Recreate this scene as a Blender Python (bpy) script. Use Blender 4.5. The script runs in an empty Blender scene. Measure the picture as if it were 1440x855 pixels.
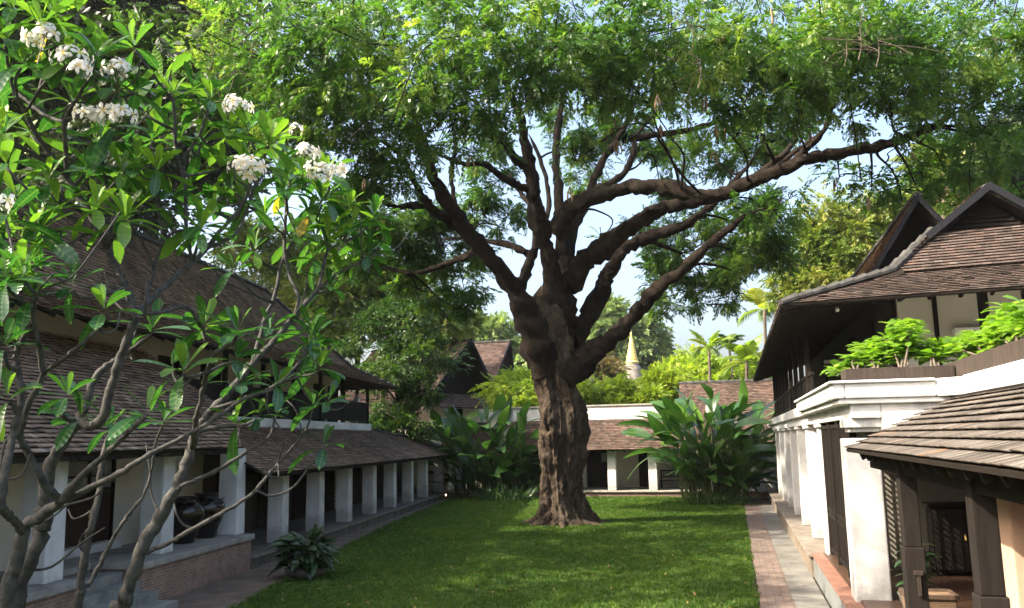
import bpy, bmesh, math, random
import numpy as np
from mathutils import Vector, Matrix
random.seed(7); RNG = np.random.default_rng(7)
sc = bpy.context.scene
COL = sc.collection
rad = math.radians

# ------------------------------------------------------------------ camera
FPX, CX, CY = 1200.0, 720.0, 427.5          # focal length and centre in photo pixels
YAW, PITCH, ROLL, EYE = rad(14.2), rad(9.04), 0.018, 3.4
CAM = np.array([0.0, 0.0, EYE])
_f = np.array([-math.sin(YAW)*math.cos(PITCH), math.cos(YAW)*math.cos(PITCH), math.sin(PITCH)])
_r = np.array([math.cos(YAW), math.sin(YAW), 0.0]); _u = np.cross(_r, _f)
_c, _s = math.cos(ROLL), math.sin(ROLL)
CR, CU = _c*_r - _s*_u, _c*_u + _s*_r
cam_d = bpy.data.cameras.new('camera'); cam = bpy.data.objects.new('camera', cam_d); COL.objects.link(cam)
cam_d.sensor_width = 36.0; cam_d.lens = 36.0*FPX/1440.0; cam_d.clip_end = 2000.0; cam_d.clip_start = 0.05
M = Matrix.Identity(4)
for i in range(3):
    M[i][0], M[i][1], M[i][2], M[i][3] = CR[i], CU[i], -_f[i], CAM[i]
cam.matrix_world = M
sc.camera = cam

# ------------------------------------------------------------------ sky, sun, exposure
SUN_DIR = Vector((-1.0, -0.60, 0.95)).normalized()     # towards the sun: left of and behind the viewer
world = bpy.data.worlds.new('World'); sc.world = world; world.use_nodes = True
nt = world.node_tree; nt.nodes.clear()
sky = nt.nodes.new('ShaderNodeTexSky'); sky.sky_type = 'NISHITA'; sky.sun_disc = False
sky.sun_elevation = math.asin(SUN_DIR.z); sky.sun_rotation = math.atan2(SUN_DIR.x, SUN_DIR.y)
sky.air_density = 1.0; sky.dust_density = 7.0; sky.ozone_density = 1.0
bg = nt.nodes.new('ShaderNodeBackground'); bg.inputs['Strength'].default_value = 0.15
wo = nt.nodes.new('ShaderNodeOutputWorld')
nt.links.new(sky.outputs[0], bg.inputs['Color']); nt.links.new(bg.outputs[0], wo.inputs['Surface'])
sun_d = bpy.data.lights.new('sun', 'SUN'); sun = bpy.data.objects.new('sun', sun_d); COL.objects.link(sun)
sun_d.energy = 3.7; sun_d.angle = rad(0.53); sun_d.color = (1.0, 0.9, 0.74)
sun.rotation_euler = (-SUN_DIR).to_track_quat('-Z', 'Y').to_euler(); sun.location = (0, 0, 60)
vs = sc.view_settings
vs.view_transform = 'Standard'; vs.look = 'None'; vs.gamma = 1.0; vs.use_curve_mapping = False
vs.exposure = 1.9
sc.cycles.max_bounces = 8; sc.cycles.diffuse_bounces = 4; sc.cycles.transmission_bounces = 4
sc.cycles.sample_clamp_indirect = 6.0

# ------------------------------------------------------------------ layout helpers
def ray(x, y): return (x-CX)/FPX*CR - (y-CY)/FPX*CU + _f
def at(x, y, D): return CAM + ray(x, y)*D               # photo pixel + distance along the view -> world point
def gz(x, y, z=0.0):
    d = ray(x, y); return CAM + d*((z-EYE)/d[2])
def depth_of(p): return float((np.asarray(p)-CAM) @ _f)
LA = math.atan(0.135)                                    # the left wing stands turned by this angle
LE, LD, LO = np.array([math.cos(LA), math.sin(LA), 0]), np.array([-math.sin(LA), math.cos(LA), 0]), np.array([-10.45, 0, 0])
def lw(x, y, z): return LO + LE*x + LD*y + np.array([0, 0, z])

# ------------------------------------------------------------------ mesh helpers
class MB:
    """collects faces, builds one mesh object"""
    def __init__(s): s.v, s.f, s.t = [], [], []
    def add(s, vs, fs, tone=None):
        o = len(s.v); s.v += [tuple(map(float, p)) for p in vs]; s.f += [tuple(i+o for i in f) for f in fs]
        s.t += [random.random() if tone is None else tone]*len(vs)
    def box(s, x0, x1, y0, y1, z0, z1, tone=None):
        s.add([(x0,y0,z0),(x1,y0,z0),(x1,y1,z0),(x0,y1,z0),(x0,y0,z1),(x1,y0,z1),(x1,y1,z1),(x0,y1,z1)],
              [(0,3,2,1),(4,5,6,7),(0,1,5,4),(1,2,6,5),(2,3,7,6),(3,0,4,7)], tone)
    def taper(s, cx, cy, z0, z1, w0, d0, w1, d1, tone=None):
        v = []
        for z, w, d in ((z0,w0,d0),(z1,w1,d1)):
            v += [(cx-w/2,cy-d/2,z),(cx+w/2,cy-d/2,z),(cx+w/2,cy+d/2,z),(cx-w/2,cy+d/2,z)]
        s.add(v, [(0,3,2,1),(4,5,6,7),(0,1,5,4),(1,2,6,5),(2,3,7,6),(3,0,4,7)], tone)
    def bar(s, p, q, w, h, up=(0,0,1), tone=None):
        p, q = np.array(p, float), np.array(q, float); d = (q-p)/np.linalg.norm(q-p)
        a = np.cross(d, up); n = np.linalg.norm(a); a = a/n if n > 1e-6 else np.array([1.,0,0])
        b = np.cross(a, d); a, b = a*w/2, b*h/2
        s.add([p-a-b, p+a-b, p+a+b, p-a+b, q-a-b, q+a-b, q+a+b, q-a+b],
              [(0,1,2,3),(4,7,6,5),(0,4,5,1),(1,5,6,2),(2,6,7,3),(3,7,4,0)], tone)
    def prism(s, poly, n, th, tone=None):
        """flat polygon (3-D points) given thickness th along n"""
        k = len(poly); n = np.array(n, float)*th
        v = [np.array(p, float) for p in poly]+[np.array(p, float)+n for p in poly]
        s.add(v, [tuple(range(k))[::-1], tuple(range(k, 2*k))]+[(i,(i+1) % k,(i+1) % k+k,i+k) for i in range(k)], tone)
    def tube(s, pts, rs, n=8, cap=True, tone=None, wob=0.0, seed=0):
        v, f = tube_arrays(pts, rs, n, wob, seed)
        fs = [tuple(q) for q in f]; m = len(pts)
        if cap: fs += [tuple(range(n))[::-1], tuple(range((m-1)*n, m*n))]
        s.add(v, fs, tone)
    def lathe(s, prof, n=32, c=(0,0,0), tone=None):
        v = [(c[0]+r*math.cos(2*math.pi*k/n), c[1]+r*math.sin(2*math.pi*k/n), c[2]+z) for r, z in prof for k in range(n)]
        f = [(i*n+k, i*n+(k+1) % n, (i+1)*n+(k+1) % n, (i+1)*n+k) for i in range(len(prof)-1) for k in range(n)]
        f += [tuple(range(n))[::-1], tuple(range((len(prof)-1)*n, len(prof)*n))]
        s.add(v, f, tone)
    def build(s, name, m, parent=None, smooth=False, bevel=0.0, fix=True):
        me = bpy.data.meshes.new(name); me.from_pydata(s.v, [], s.f)
        if fix:
            b = bmesh.new(); b.from_mesh(me); bmesh.ops.recalc_face_normals(b, faces=b.faces); b.to_mesh(me); b.free()
        a = me.attributes.new('tone', 'FLOAT', 'POINT'); a.data.foreach_set('value', np.array(s.t, np.float32))
        if smooth: me.polygons.foreach_set('use_smooth', np.ones(len(me.polygons), bool))
        me.materials.append(m)
        o = bpy.data.objects.new(name, me); COL.objects.link(o)
        if parent is not None: o.parent = parent
        if bevel > 0:
            bv = o.modifiers.new('bevel', 'BEVEL'); bv.width = bevel; bv.segments = 2; bv.limit_method = 'ANGLE'
        return o

def tube_arrays(pts, rs, n=8, wob=0.0, seed=0):
    P = np.array(pts, float); m = len(P); T = np.gradient(P, axis=0); T /= np.linalg.norm(T, axis=1)[:, None]+1e-9
    ref = np.array([0.3,0.9,0.2]) if abs(T[0] @ np.array([0.3,0.9,0.2])) < .9 else np.array([1.,0,0])
    N = np.cross(T[0], ref); N /= np.linalg.norm(N); out = []
    ang = np.arange(n)*2*math.pi/n; rg = np.random.default_rng(seed+11)
    ph = rg.random(4)*6.28
    for i in range(m):
        N = N-T[i]*(N @ T[i]); N /= np.linalg.norm(N); B = np.cross(T[i], N)
        rr = np.full(n, float(rs[i]))
        if wob: rr = rr*(1+wob*(np.sin(2*ang+ph[0]+i*.35)+.7*np.sin(3*ang+ph[1]-i*.5)+.5*np.sin(5*ang+ph[2]+i*.8))+wob*.6*rg.normal(size=n)*.5)
        out.append(P[i]+(np.cos(ang)*rr)[:, None]*N+(np.sin(ang)*rr)[:, None]*B)
    V = np.concatenate(out); k = np.arange(n); F = []
    for i in range(m-1): F.append(np.stack([i*n+k, i*n+(k+1) % n, (i+1)*n+(k+1) % n, (i+1)*n+k], 1))
    return V, np.concatenate(F)

from mathutils import noise as mnoise
def knobbly(V, C_, amp, fr):
    """push surface points in and out from their axis points C_ by smooth noise"""
    out = np.array(V, float)
    for i in range(len(out)):
        p = Vector(out[i]*fr); h = mnoise.noise(p)+.5*mnoise.noise(p*2.3)+.3*mnoise.noise(p*5.1); out[i] += (out[i]-C_[i])*amp*h
    return out
def spline(pts, per=6):
    """Catmull-Rom through points (any dimension)"""
    P = np.array(pts, float)
    if len(P) < 3: return np.array([P[0]+(P[-1]-P[0])*t for t in np.linspace(0, 1, per+1)])
    Q = np.vstack([2*P[0]-P[1], P, 2*P[-1]-P[-2]]); out = []
    for i in range(1, len(Q)-2):
        for t in np.linspace(0, 1, per, endpoint=False):
            a, b, c, d = Q[i-1], Q[i], Q[i+1], Q[i+2]
            out.append(.5*((2*b)+(c-a)*t+(2*a-5*b+4*c-d)*t*t+(3*b-a-3*c+d)*t**3))
    out.append(P[-1]); return np.array(out)

def np_mesh(name, V, F, m, parent=None, tone=None, uv=None, smooth=False):
    """big mesh from arrays; F is (k,4) or (k,3)"""
    me = bpy.data.meshes.new(name); k = F.shape[1]
    me.vertices.add(len(V)); me.vertices.foreach_set('co', V.astype(np.float32).ravel())
    me.loops.add(F.size); me.loops.foreach_set('vertex_index', F.astype(np.int32).ravel())
    me.polygons.add(len(F)); me.polygons.foreach_set('loop_start', np.arange(0, F.size, k, dtype=np.int32))
    if smooth: me.polygons.foreach_set('use_smooth', np.ones(len(F), bool))
    me.update(calc_edges=True)
    if tone is not None:
        a = me.attributes.new('tone', 'FLOAT', 'POINT'); a.data.foreach_set('value', tone.astype(np.float32))
    if uv is not None:
        a = me.attributes.new('leafuv', 'FLOAT_VECTOR', 'POINT')
        a.data.foreach_set('vector', np.column_stack([uv, np.zeros(len(uv))]).astype(np.float32).ravel())
    me.materials.append(m)
    o = bpy.data.objects.new(name, me); COL.objects.link(o)
    if parent is not None: o.parent = parent
    return o

class Scatter:
    """many transformed copies of small templates gathered into one mesh"""
    def __init__(s): s.V, s.F, s.T, s.UV, s.n = [], [], [], [], 0
    def add(s, tv, tf, tuv, Rm, sc_, tr, tone):
        N, k = len(tr), len(tv)
        V = np.einsum('nij,kj->nki', Rm, tv)*np.asarray(sc_).reshape(-1, 1, 1)+tr[:, None, :]
        F = tf[None]+(np.arange(N)*k)[:, None, None]+s.n
        s.V.append(V.reshape(-1, 3)); s.F.append(F.reshape(-1, tf.shape[1])); s.T.append(np.repeat(tone, k))
        s.UV.append(np.tile(tuv, (N, 1))); s.n += N*k
    def build(s, name, m, parent=None, smooth=False):
        return np_mesh(name, np.concatenate(s.V), np.concatenate(s.F), m, parent, np.concatenate(s.T), np.concatenate(s.UV), smooth)

def frames(d, up=None, roll=0.6, rg=RNG):
    """rotation matrices: local x along d, local z near up with random roll"""
    d = d/np.linalg.norm(d, axis=1)[:, None]
    if up is None: up = np.tile([0., 0, 1], (len(d), 1))
    up = up+rg.normal(size=d.shape)*roll
    y = np.cross(up, d); y /= np.linalg.norm(y, axis=1)[:, None]+1e-9
    return np.stack([d, y, np.cross(d, y)], 2)

# ------------------------------------------------------------------ objects, tags
def tag(o, label, cat, group=None):
    o['label'] = label; o['category'] = cat
    if group: o['group'] = group
    return o
def thing(name, label, cat, loc=(0,0,0), rz=0.0, group=None):
    o = bpy.data.objects.new(name, None); COL.objects.link(o); o.empty_display_size = .3
    o.location = loc; o.rotation_euler = (0, 0, rz); return tag(o, label, cat, group)
def struct(o): o['kind'] = 'structure'; return o
def stuff(o, label=None, cat=None):
    o['kind'] = 'stuff'
    if label: o['label'] = label; o['category'] = cat
    return o
def off(parent):                                          # shift world arrays into a thing's frame (unrotated things only)
    return np.array(parent.location)

# ------------------------------------------------------------------ materials
def mat(name):
    m = bpy.data.materials.new(name); m.use_nodes = True; n = m.node_tree.nodes
    return m, m.node_tree, n['Principled BSDF']
def N(nt, kind, **kw):
    n = nt.nodes.new(kind)
    for k, v in kw.items():
        if k in n.inputs: n.inputs[k].default_value = v
        else: setattr(n, k, v)
    return n
def ramp(nt, fac, stops):
    r = nt.nodes.new('ShaderNodeValToRGB'); e = r.color_ramp.elements
    while len(e) < len(stops): e.new(.5)
    for q, (p, c) in zip(e, stops): q.position = p; q.color = (*c, 1) if len(c) == 3 else c
    nt.links.new(fac, r.inputs[0]); return r.outputs[0]
def mixc(nt, fac, a, b, mode='MIX'):
    m = nt.nodes.new('ShaderNodeMix'); m.data_type = 'RGBA'; m.blend_type = mode
    for s_, v in ((m.inputs[0], fac), (m.inputs[6], a), (m.inputs[7], b)):
        if hasattr(v, 'links') or isinstance(v, bpy.types.NodeSocket): nt.links.new(v, s_)
        elif isinstance(v, (int, float)): s_.default_value = v
        else: s_.default_value = (*v, 1)
    return m.outputs[2]
def noise(nt, scale, detail=5, rough=.6, stretch=None, coord='Object'):
    tc = N(nt, 'ShaderNodeTexCoord'); src = tc.outputs[coord]
    if stretch:
        mp = N(nt, 'ShaderNodeMapping'); mp.inputs['Scale'].default_value = stretch; nt.links.new(src, mp.inputs[0]); src = mp.outputs[0]
    n = N(nt, 'ShaderNodeTexNoise', Scale=scale, Detail=detail, Roughness=rough); nt.links.new(src, n.inputs['Vector'])
    return n.outputs['Fac']
def bump(nt, b, h, strength=.5, dist=.02):
    bp = N(nt, 'ShaderNodeBump', Strength=strength, Distance=dist); nt.links.new(h, bp.inputs['Height'])
    nt.links.new(bp.outputs[0], b.inputs['Normal'])
def tone(nt): return N(nt, 'ShaderNodeAttribute', attribute_name='tone').outputs['Fac']
def simple(name, c1, c2, scale=6, rough=.7, bstr=.3, bdist=.01, stretch=None, spec=.3, detail=6):
    m, nt, b = mat(name); f = noise(nt, scale, detail, .62, stretch)
    nt.links.new(ramp(nt, f, [(.3, c1), (.7, c2)]), b.inputs['Base Color'])
    b.inputs['Roughness'].default_value = rough; b.inputs['Specular IOR Level'].default_value = spec
    if bstr: bump(nt, b, noise(nt, scale*4, 6, .65, stretch), bstr, bdist)
    return m
def plaster(name, base, stain, amt=.45):
    m, nt, b = mat(name)
    f = noise(nt, 1.1, 7, .65); g = noise(nt, 3.0, 8, .7, (1, 1, .12)); h = noise(nt, 26, 5, .7)
    c = mixc(nt, ramp(nt, f, [(.45, (0,0,0)), (.75, (amt,)*3)]), base, stain)
    c = mixc(nt, ramp(nt, g, [(.55, (0,0,0)), (.8, (amt*.9,)*3)]), c, stain)
    c = mixc(nt, ramp(nt, h, [(.62, (0,0,0)), (.78, (amt*.5,)*3)]), c, stain)
    tc = N(nt, 'ShaderNodeTexCoord'); sx = N(nt, 'ShaderNodeSeparateXYZ'); nt.links.new(tc.outputs['Object'], sx.inputs[0])
    zz = N(nt, 'ShaderNodeMath', operation='MULTIPLY_ADD'); nt.links.new(noise(nt, 3.5, 6, .7), zz.inputs[0]); zz.inputs[1].default_value = -1.3; nt.links.new(sx.outputs[2], zz.inputs[2])
    c = mixc(nt, ramp(nt, zz.outputs[0], [(.0, (amt*1.1,)*3), (.35, (0,0,0))]), c, tuple(q*.75 for q in stain))
    nt.links.new(c, b.inputs['Base Color']); b.inputs['Roughness'].default_value = .85
    b.inputs['Specular IOR Level'].default_value = .2
    bump(nt, b, noise(nt, 9, 8, .7), .45, .02); return m
def wood(name, c1, c2, rough=.6, spec=.3):
    m, nt, b = mat(name); f = noise(nt, 3, 8, .7, (6, 6, .6)); t = tone(nt)
    c = ramp(nt, f, [(.3, c1), (.7, c2)]); c = mixc(nt, .35, c, mixc(nt, t, c1, c2))
    nt.links.new(c, b.inputs['Base Color']); b.inputs['Roughness'].default_value = rough
    b.inputs['Specular IOR Level'].default_value = spec
    bump(nt, b, f, .5, .008); return m
def tilemat(name, stops, lichen=(.3,.28,.25), lamt=.5):
    m, nt, b = mat(name); c = ramp(nt, tone(nt), stops)
    f = noise(nt, .55, 6, .7); g = noise(nt, 30, 4, .7); h = noise(nt, 4, 7, .75)
    c = mixc(nt, ramp(nt, h, [(.5, (0,0,0)), (.72, (lamt,)*3)]), c, lichen)
    c = mixc(nt, ramp(nt, f, [(.42, (0,0,0)), (.68, (.6,)*3)]), c, (.035,.028,.022))
    c = mixc(nt, ramp(nt, g, [(.55, (0,0,0)), (.75, (.35,)*3)]), c, (.05,.038,.03))
    nt.links.new(c, b.inputs['Base Color']); b.inputs['Roughness'].default_value = .85
    b.inputs['Specular IOR Level'].default_value = .25
    bump(nt, b, noise(nt, 40, 6, .7), .5, .006); return m
def brickmat(name, c1, c2, mortar, w=.22, h=.06, ms=.008, vec='wall', rough=.9):
    m, nt, b = mat(name); tc = N(nt, 'ShaderNodeTexCoord')
    sx = N(nt, 'ShaderNodeSeparateXYZ'); nt.links.new(tc.outputs['Object'], sx.inputs[0])
    cb = N(nt, 'ShaderNodeCombineXYZ')
    if vec == 'wall':
        ad = N(nt, 'ShaderNodeMath', operation='ADD'); nt.links.new(sx.outputs[0], ad.inputs[0]); nt.links.new(sx.outputs[1], ad.inputs[1])
        nt.links.new(ad.outputs[0], cb.inputs[0]); nt.links.new(sx.outputs[2], cb.inputs[1])
    else:
        nt.links.new(sx.outputs[1], cb.inputs[0]); nt.links.new(sx.outputs[0], cb.inputs[1])
    br = N(nt, 'ShaderNodeTexBrick'); nt.links.new(cb.outputs[0], br.inputs['Vector'])
    for k, v in (('Color1', c1), ('Color2', c2), ('Mortar', mortar)): br.inputs[k].default_value = (*v, 1)
    for k, v in (('Scale', 1.0), ('Mortar Size', ms), ('Brick Width', w), ('Row Height', h), ('Mortar Smooth', .2)): br.inputs[k].default_value = v
    f = noise(nt, 2.2, 8, .7); g = noise(nt, 14, 6, .7)
    c = mixc(nt, ramp(nt, f, [(.42, (0,0,0)), (.7, (.7,)*3)]), br.outputs['Color'], tuple(x*.35 for x in c1))
    c = mixc(nt, ramp(nt, g, [(.5, (0,0,0)), (.72, (.45,)*3)]), c, mortar)
    nt.links.new(c, b.inputs['Base Color']); b.inputs['Roughness'].default_value = rough
    iv = N(nt, 'ShaderNodeMath', operation='SUBTRACT'); iv.inputs[0].default_value = 1; nt.links.new(br.outputs['Fac'], iv.inputs[1])
    ad2 = N(nt, 'ShaderNodeMath', operation='ADD'); nt.links.new(iv.outputs[0], ad2.inputs[0]); nt.links.new(g, ad2.inputs[1])
    bump(nt, b, ad2.outputs[0], .7, .008); return m
def leafmat(name, dark, mid, lite, trans=.4, rough=.42, spec=.4, rib=None, glow=1.6, vein=None):
    """leaf: colour differs leaf by leaf (tone); thin, so part of the light goes through"""
    m, nt, b = mat(name); c = ramp(nt, tone(nt), [(0, dark), (.5, mid), (1, lite)])
    if rib:
        sx = N(nt, 'ShaderNodeSeparateXYZ'); nt.links.new(N(nt, 'ShaderNodeAttribute', attribute_name='leafuv').outputs['Vector'], sx.inputs[0])
        ab = N(nt, 'ShaderNodeMath', operation='ABSOLUTE'); nt.links.new(sx.outputs[1], ab.inputs[0])
        c = mixc(nt, ramp(nt, ab.outputs[0], [(.03, (.75,)*3), (.1, (0,0,0))]), c, rib)
        wv = N(nt, 'ShaderNodeMath', operation='MULTIPLY_ADD'); nt.links.new(ab.outputs[0], wv.inputs[0]); wv.inputs[1].default_value = -6.0
        sc2 = N(nt, 'ShaderNodeMath', operation='MULTIPLY'); nt.links.new(sx.outputs[0], sc2.inputs[0]); sc2.inputs[1].default_value = vein or 60.0
        nt.links.new(sc2.outputs[0], wv.inputs[2])
        sn = N(nt, 'ShaderNodeMath', operation='SINE'); nt.links.new(wv.outputs[0], sn.inputs[0])
        bump(nt, b, sn.outputs[0], .35, .003)
        c = mixc(nt, ramp(nt, sn.outputs[0], [(.75, (0,0,0)), (1.0, (.28,)*3)]), c, rib)
    nt.links.new(c, b.inputs['Base Color']); b.inputs['Roughness'].default_value = rough
    b.inputs['Specular IOR Level'].default_value = spec
    tl = N(nt, 'ShaderNodeBsdfTranslucent')
    nt.links.new(mixc(nt, 1.0, c, (glow*1.0, glow*1.12, glow*.5), 'MULTIPLY'), tl.inputs['Color'])
    mx = N(nt, 'ShaderNodeMixShader'); mx.inputs[0].default_value = trans
    nt.links.new(b.outputs[0], mx.inputs[1]); nt.links.new(tl.outputs[0], mx.inputs[2])
    nt.links.new(mx.outputs[0], nt.nodes['Material Output'].inputs['Surface']); return m

WHITE = plaster('white_plaster', (.62,.617,.60), (.26,.255,.235), .55)
AGED = plaster('weathered_white_plaster', (.62,.61,.58), (.13,.13,.12), .95)
CREAM = plaster('cream_plaster', (.62,.58,.47), (.35,.32,.25), .3)
PEACH = plaster('peach_plaster', (.50,.33,.24), (.34,.23,.17), .4)
STONE = simple('pale_cement', (.20,.19,.165), (.36,.34,.30), 2.5, .9, .5, .01)
DARKSTONE = simple('damp_stone', (.05,.047,.04), (.16,.145,.12), 2.2, .9, .6, .015)
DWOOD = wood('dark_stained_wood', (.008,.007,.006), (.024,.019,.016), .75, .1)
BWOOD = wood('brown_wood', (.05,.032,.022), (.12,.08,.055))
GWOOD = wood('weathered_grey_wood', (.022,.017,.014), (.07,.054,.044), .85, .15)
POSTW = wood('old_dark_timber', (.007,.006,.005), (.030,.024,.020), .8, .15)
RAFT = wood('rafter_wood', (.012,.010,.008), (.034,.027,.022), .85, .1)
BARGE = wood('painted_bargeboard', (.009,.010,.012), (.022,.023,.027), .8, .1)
TILE = tilemat('weathered_clay_tile', [(0,(.11,.083,.063)),(.35,(.245,.17,.122)),(.7,(.36,.24,.168)),(1,(.44,.35,.28))], (.39,.35,.30), .5)
TILER = tilemat('red_clay_tile', [(0,(.09,.06,.05)),(.5,(.18,.115,.095)),(1,(.26,.18,.15))], (.26,.23,.205), .45)
TILEN = tilemat('lichen_grey_clay_tile', [(0,(.06,.05,.042)),(.5,(.115,.097,.082)),(.85,(.165,.145,.128)),(1,(.22,.11,.055))], (.22,.21,.195), .6)
CAPM = simple('mortar_ridge_cap', (.018,.018,.017), (.075,.072,.066), 3, .9, .6, .02)
BRICKW = brickmat('old_red_brick', (.34,.18,.115), (.22,.115,.075), (.30,.26,.22), .22, .065, .012)
BRICKP = brickmat('brick_paving', (.20,.14,.11), (.155,.11,.088), (.10,.09,.08), .23, .165, .008, 'floor')
PATH = simple('grey_cement_path', (.10,.095,.085), (.21,.20,.18), 1.2, .9, .4, .008)
EARTH = simple('bare_earth', (.035,.028,.02), (.08,.065,.045), 1.5, .95, .6, .02)
# ------------------------------------------------------------------ roofs
def clip_row(poly, b):
    xs = []
    for i in range(len(poly)):
        (a0, b0), (a1, b1) = poly[i], poly[(i+1) % len(poly)]
        if (b0-b)*(b1-b) < 0: xs.append(a0+(a1-a0)*(b-b0)/(b1-b0))
    return (min(xs), max(xs)) if len(xs) >= 2 else None
def tile_roof(parent, corners, m=None, row=.14, tw=.19, th=.022, deck=None, name='roof', jit=1.0, dn='roof_deck', sides=False):
    """corners: planar convex polygon, first edge is the eave; lays rows of separate clay tiles on a timber deck"""
    P = [np.array(p, float) for p in corners]; m = m or TILE; deck = deck or RAFT
    ex = P[1]-P[0]; ex /= np.linalg.norm(ex)
    n = np.cross(ex, P[-1]-P[0]); n /= np.linalg.norm(n)
    if n[2] < 0: n = -n
    es = np.cross(n, ex)
    if es[2] < 0: es = -es
    poly = [((p-P[0]) @ ex, (p-P[0]) @ es) for p in P]; bmax = max(q[1] for q in poly)
    Vs, Ts = [], []; rg = np.random.default_rng(int(abs(P[0].sum()*100)) % 9999)
    for k in range(int(bmax/row)+1):
        b0 = k*row; iv = clip_row(poly, min(b0+row*.45, bmax-.01))
        if not iv: continue
        a = np.arange(iv[0]-rg.random()*tw, iv[1], tw); a0 = np.maximum(a, iv[0]); a1 = np.minimum(a+tw-.004, iv[1])
        ok = a1-a0 > .03; a0, a1 = a0[ok], a1[ok]; q = len(a0)
        if not q: continue
        f = b0-.012+rg.normal(size=q)*.006*jit; h = th*2+np.abs(rg.normal(size=q))*.006*jit; sk = rg.normal(size=q)*.004*jit
        bk = np.full(q, min(b0+row*1.1, bmax))
        c = [(a0, f+.012, h-th*.85), (a1, f+.012, h-th*.85), (a1, f, h+sk), (a0, f, h-sk), (a1, bk, h*.15), (a0, bk, h*.15), (a1, bk, h*.15-.004), (a0, bk, h*.15-.004)]
        V = np.stack([P[0]+x[:, None]*ex+y[:, None]*es+z[:, None]*n for x, y, z in c], 1)
        Vs.append(V); Ts.append(np.clip(rg.normal(.45, .22, q), 0, 1))
    V = np.concatenate(Vs); q = len(V); V = V.reshape(-1, 3)
    base = (np.arange(q)*8)[:, None]
    F = np.concatenate([base+np.array([[0,1,2,3]]), base+np.array([[3,2,4,5]])]+([base+np.array([[1,6,4,2]]), base+np.array([[0,3,5,7]]), base+np.array([[0,7,6,1]])] if sides else []))
    o = np_mesh(name, V, F, m, parent, np.repeat(np.concatenate(Ts), 8))
    d = MB(); d.prism([p+n*.004 for p in P], -n, .05); d.build(dn, deck, o)
    return o
def ridge_caps(parent, p, q, w=.26, h=.16, seg=.42, m=None, name='ridge_cap'):
    p, q = np.array(p, float), np.array(q, float); L = np.linalg.norm(q-p); d = (q-p)/L; k = max(1, int(L/seg)); mb = MB()
    a = np.cross(d, (0,0,1)); a /= np.linalg.norm(a); u = np.cross(a, d)
    for i in range(k):
        s, e = p+d*(L*i/k), p+d*(L*(i+1)/k+.05); r0 = 1+random.uniform(-.1, .1)
        A = [(-w/2, -h*.5), (-w/2, 0), (-w*.22, h*.55), (w*.22, h*.55), (w/2, 0), (w/2, -h*.5)]
        v = [s+a*x*.85*r0+u*(z*.8) for x, z in A]+[e+a*x*r0*1.05+u*(z*1.05+.03) for x, z in A]
        mb.add(v, [(0,1,2,3,4,5)[::-1], (6,7,8,9,10,11)]+[(j,(j+1) % 6,(j+1) % 6+6,j+6) for j in range(6)])
    return mb.build(name, m or CAPM, parent)
def pillar(parent, cx, cy, z0, z1, w=.5, d=.5, m=None, taper=.97, cap=True):
    mb = MB(); mb.taper(cx, cy, z0, z1-(.12 if cap else 0), w, d, w*taper, d*taper)
    if cap: mb.box(cx-w*.6, cx+w*.6, cy-d*.6, cy+d*.6, z1-.122, z1-.002)
    return mb.build('pillar', m or WHITE, parent, bevel=.025)
def rafters(parent, p0, p1, s0, s1, step=.6, w=.07, h=.1, m=None):
    """row of rafters: from the eave line p0-p1 up to the line s0-s1"""
    p0, p1, s0, s1 = [np.array(v, float) for v in (p0, p1, s0, s1)]; k = max(2, int(np.linalg.norm(p1-p0)/step)); mb = MB()
    for i in range(k+1):
        t = (i+.5)/(k+1); mb.bar(p0+(p1-p0)*t, s0+(s1-s0)*t, w, h)
    return mb.build('rafter_row', m or RAFT, parent)
def lattice(parent, o, ex, w, h, step=.11, t=.022, m=None, diag=False, name='lattice_panel', frame=.08):
    """framed lattice screen standing at o, running along ex"""
    o = np.array(o, float); ex = np.array(ex, float)/np.linalg.norm(ex); ez = np.array([0,0,1.]); nn = np.cross(ex, ez); mb = MB()
    P = lambda a, b, q=0: o+ex*a+ez*b+nn*q
    for a, b, c, d in ((0,frame/2,w,frame/2),(0,h-frame/2,w,h-frame/2)): mb.bar(P(a,b), P(c,d), frame, frame)
    for a in (frame/2, w-frame/2): mb.bar(P(a,frame), P(a,h-frame), frame, frame, nn)
    if not diag:
        for k in range(1, int(w/step)): mb.bar(P(k*step,frame), P(k*step,h-frame), t, t, nn)
        for k in range(1, int(h/step)): mb.bar(P(frame,k*step,.012), P(w-frame,k*step,.012), t, t)
    else:
        s = -h
        while s < w:
            for sg in (1, -1):
                a0, b0, a1, b1 = (max(s, frame), max(-s, 0)+ (frame if s < frame else 0), 0, 0)
                t0, t1 = max(frame-s, frame), min(w-frame-s, h-frame)
                if t1-t0 > .03:
                    A, B = (s+t0, t0), (s+t1, t1)
                    if sg < 0: A, B = (A[0], h-A[1]), (B[0], h-B[1])
                    mb.bar(P(A[0], A[1], .01*sg), P(B[0], B[1], .01*sg), t, t)
            s += step*1.5
    return mb.build(name, m or DWOOD, parent)

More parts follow.
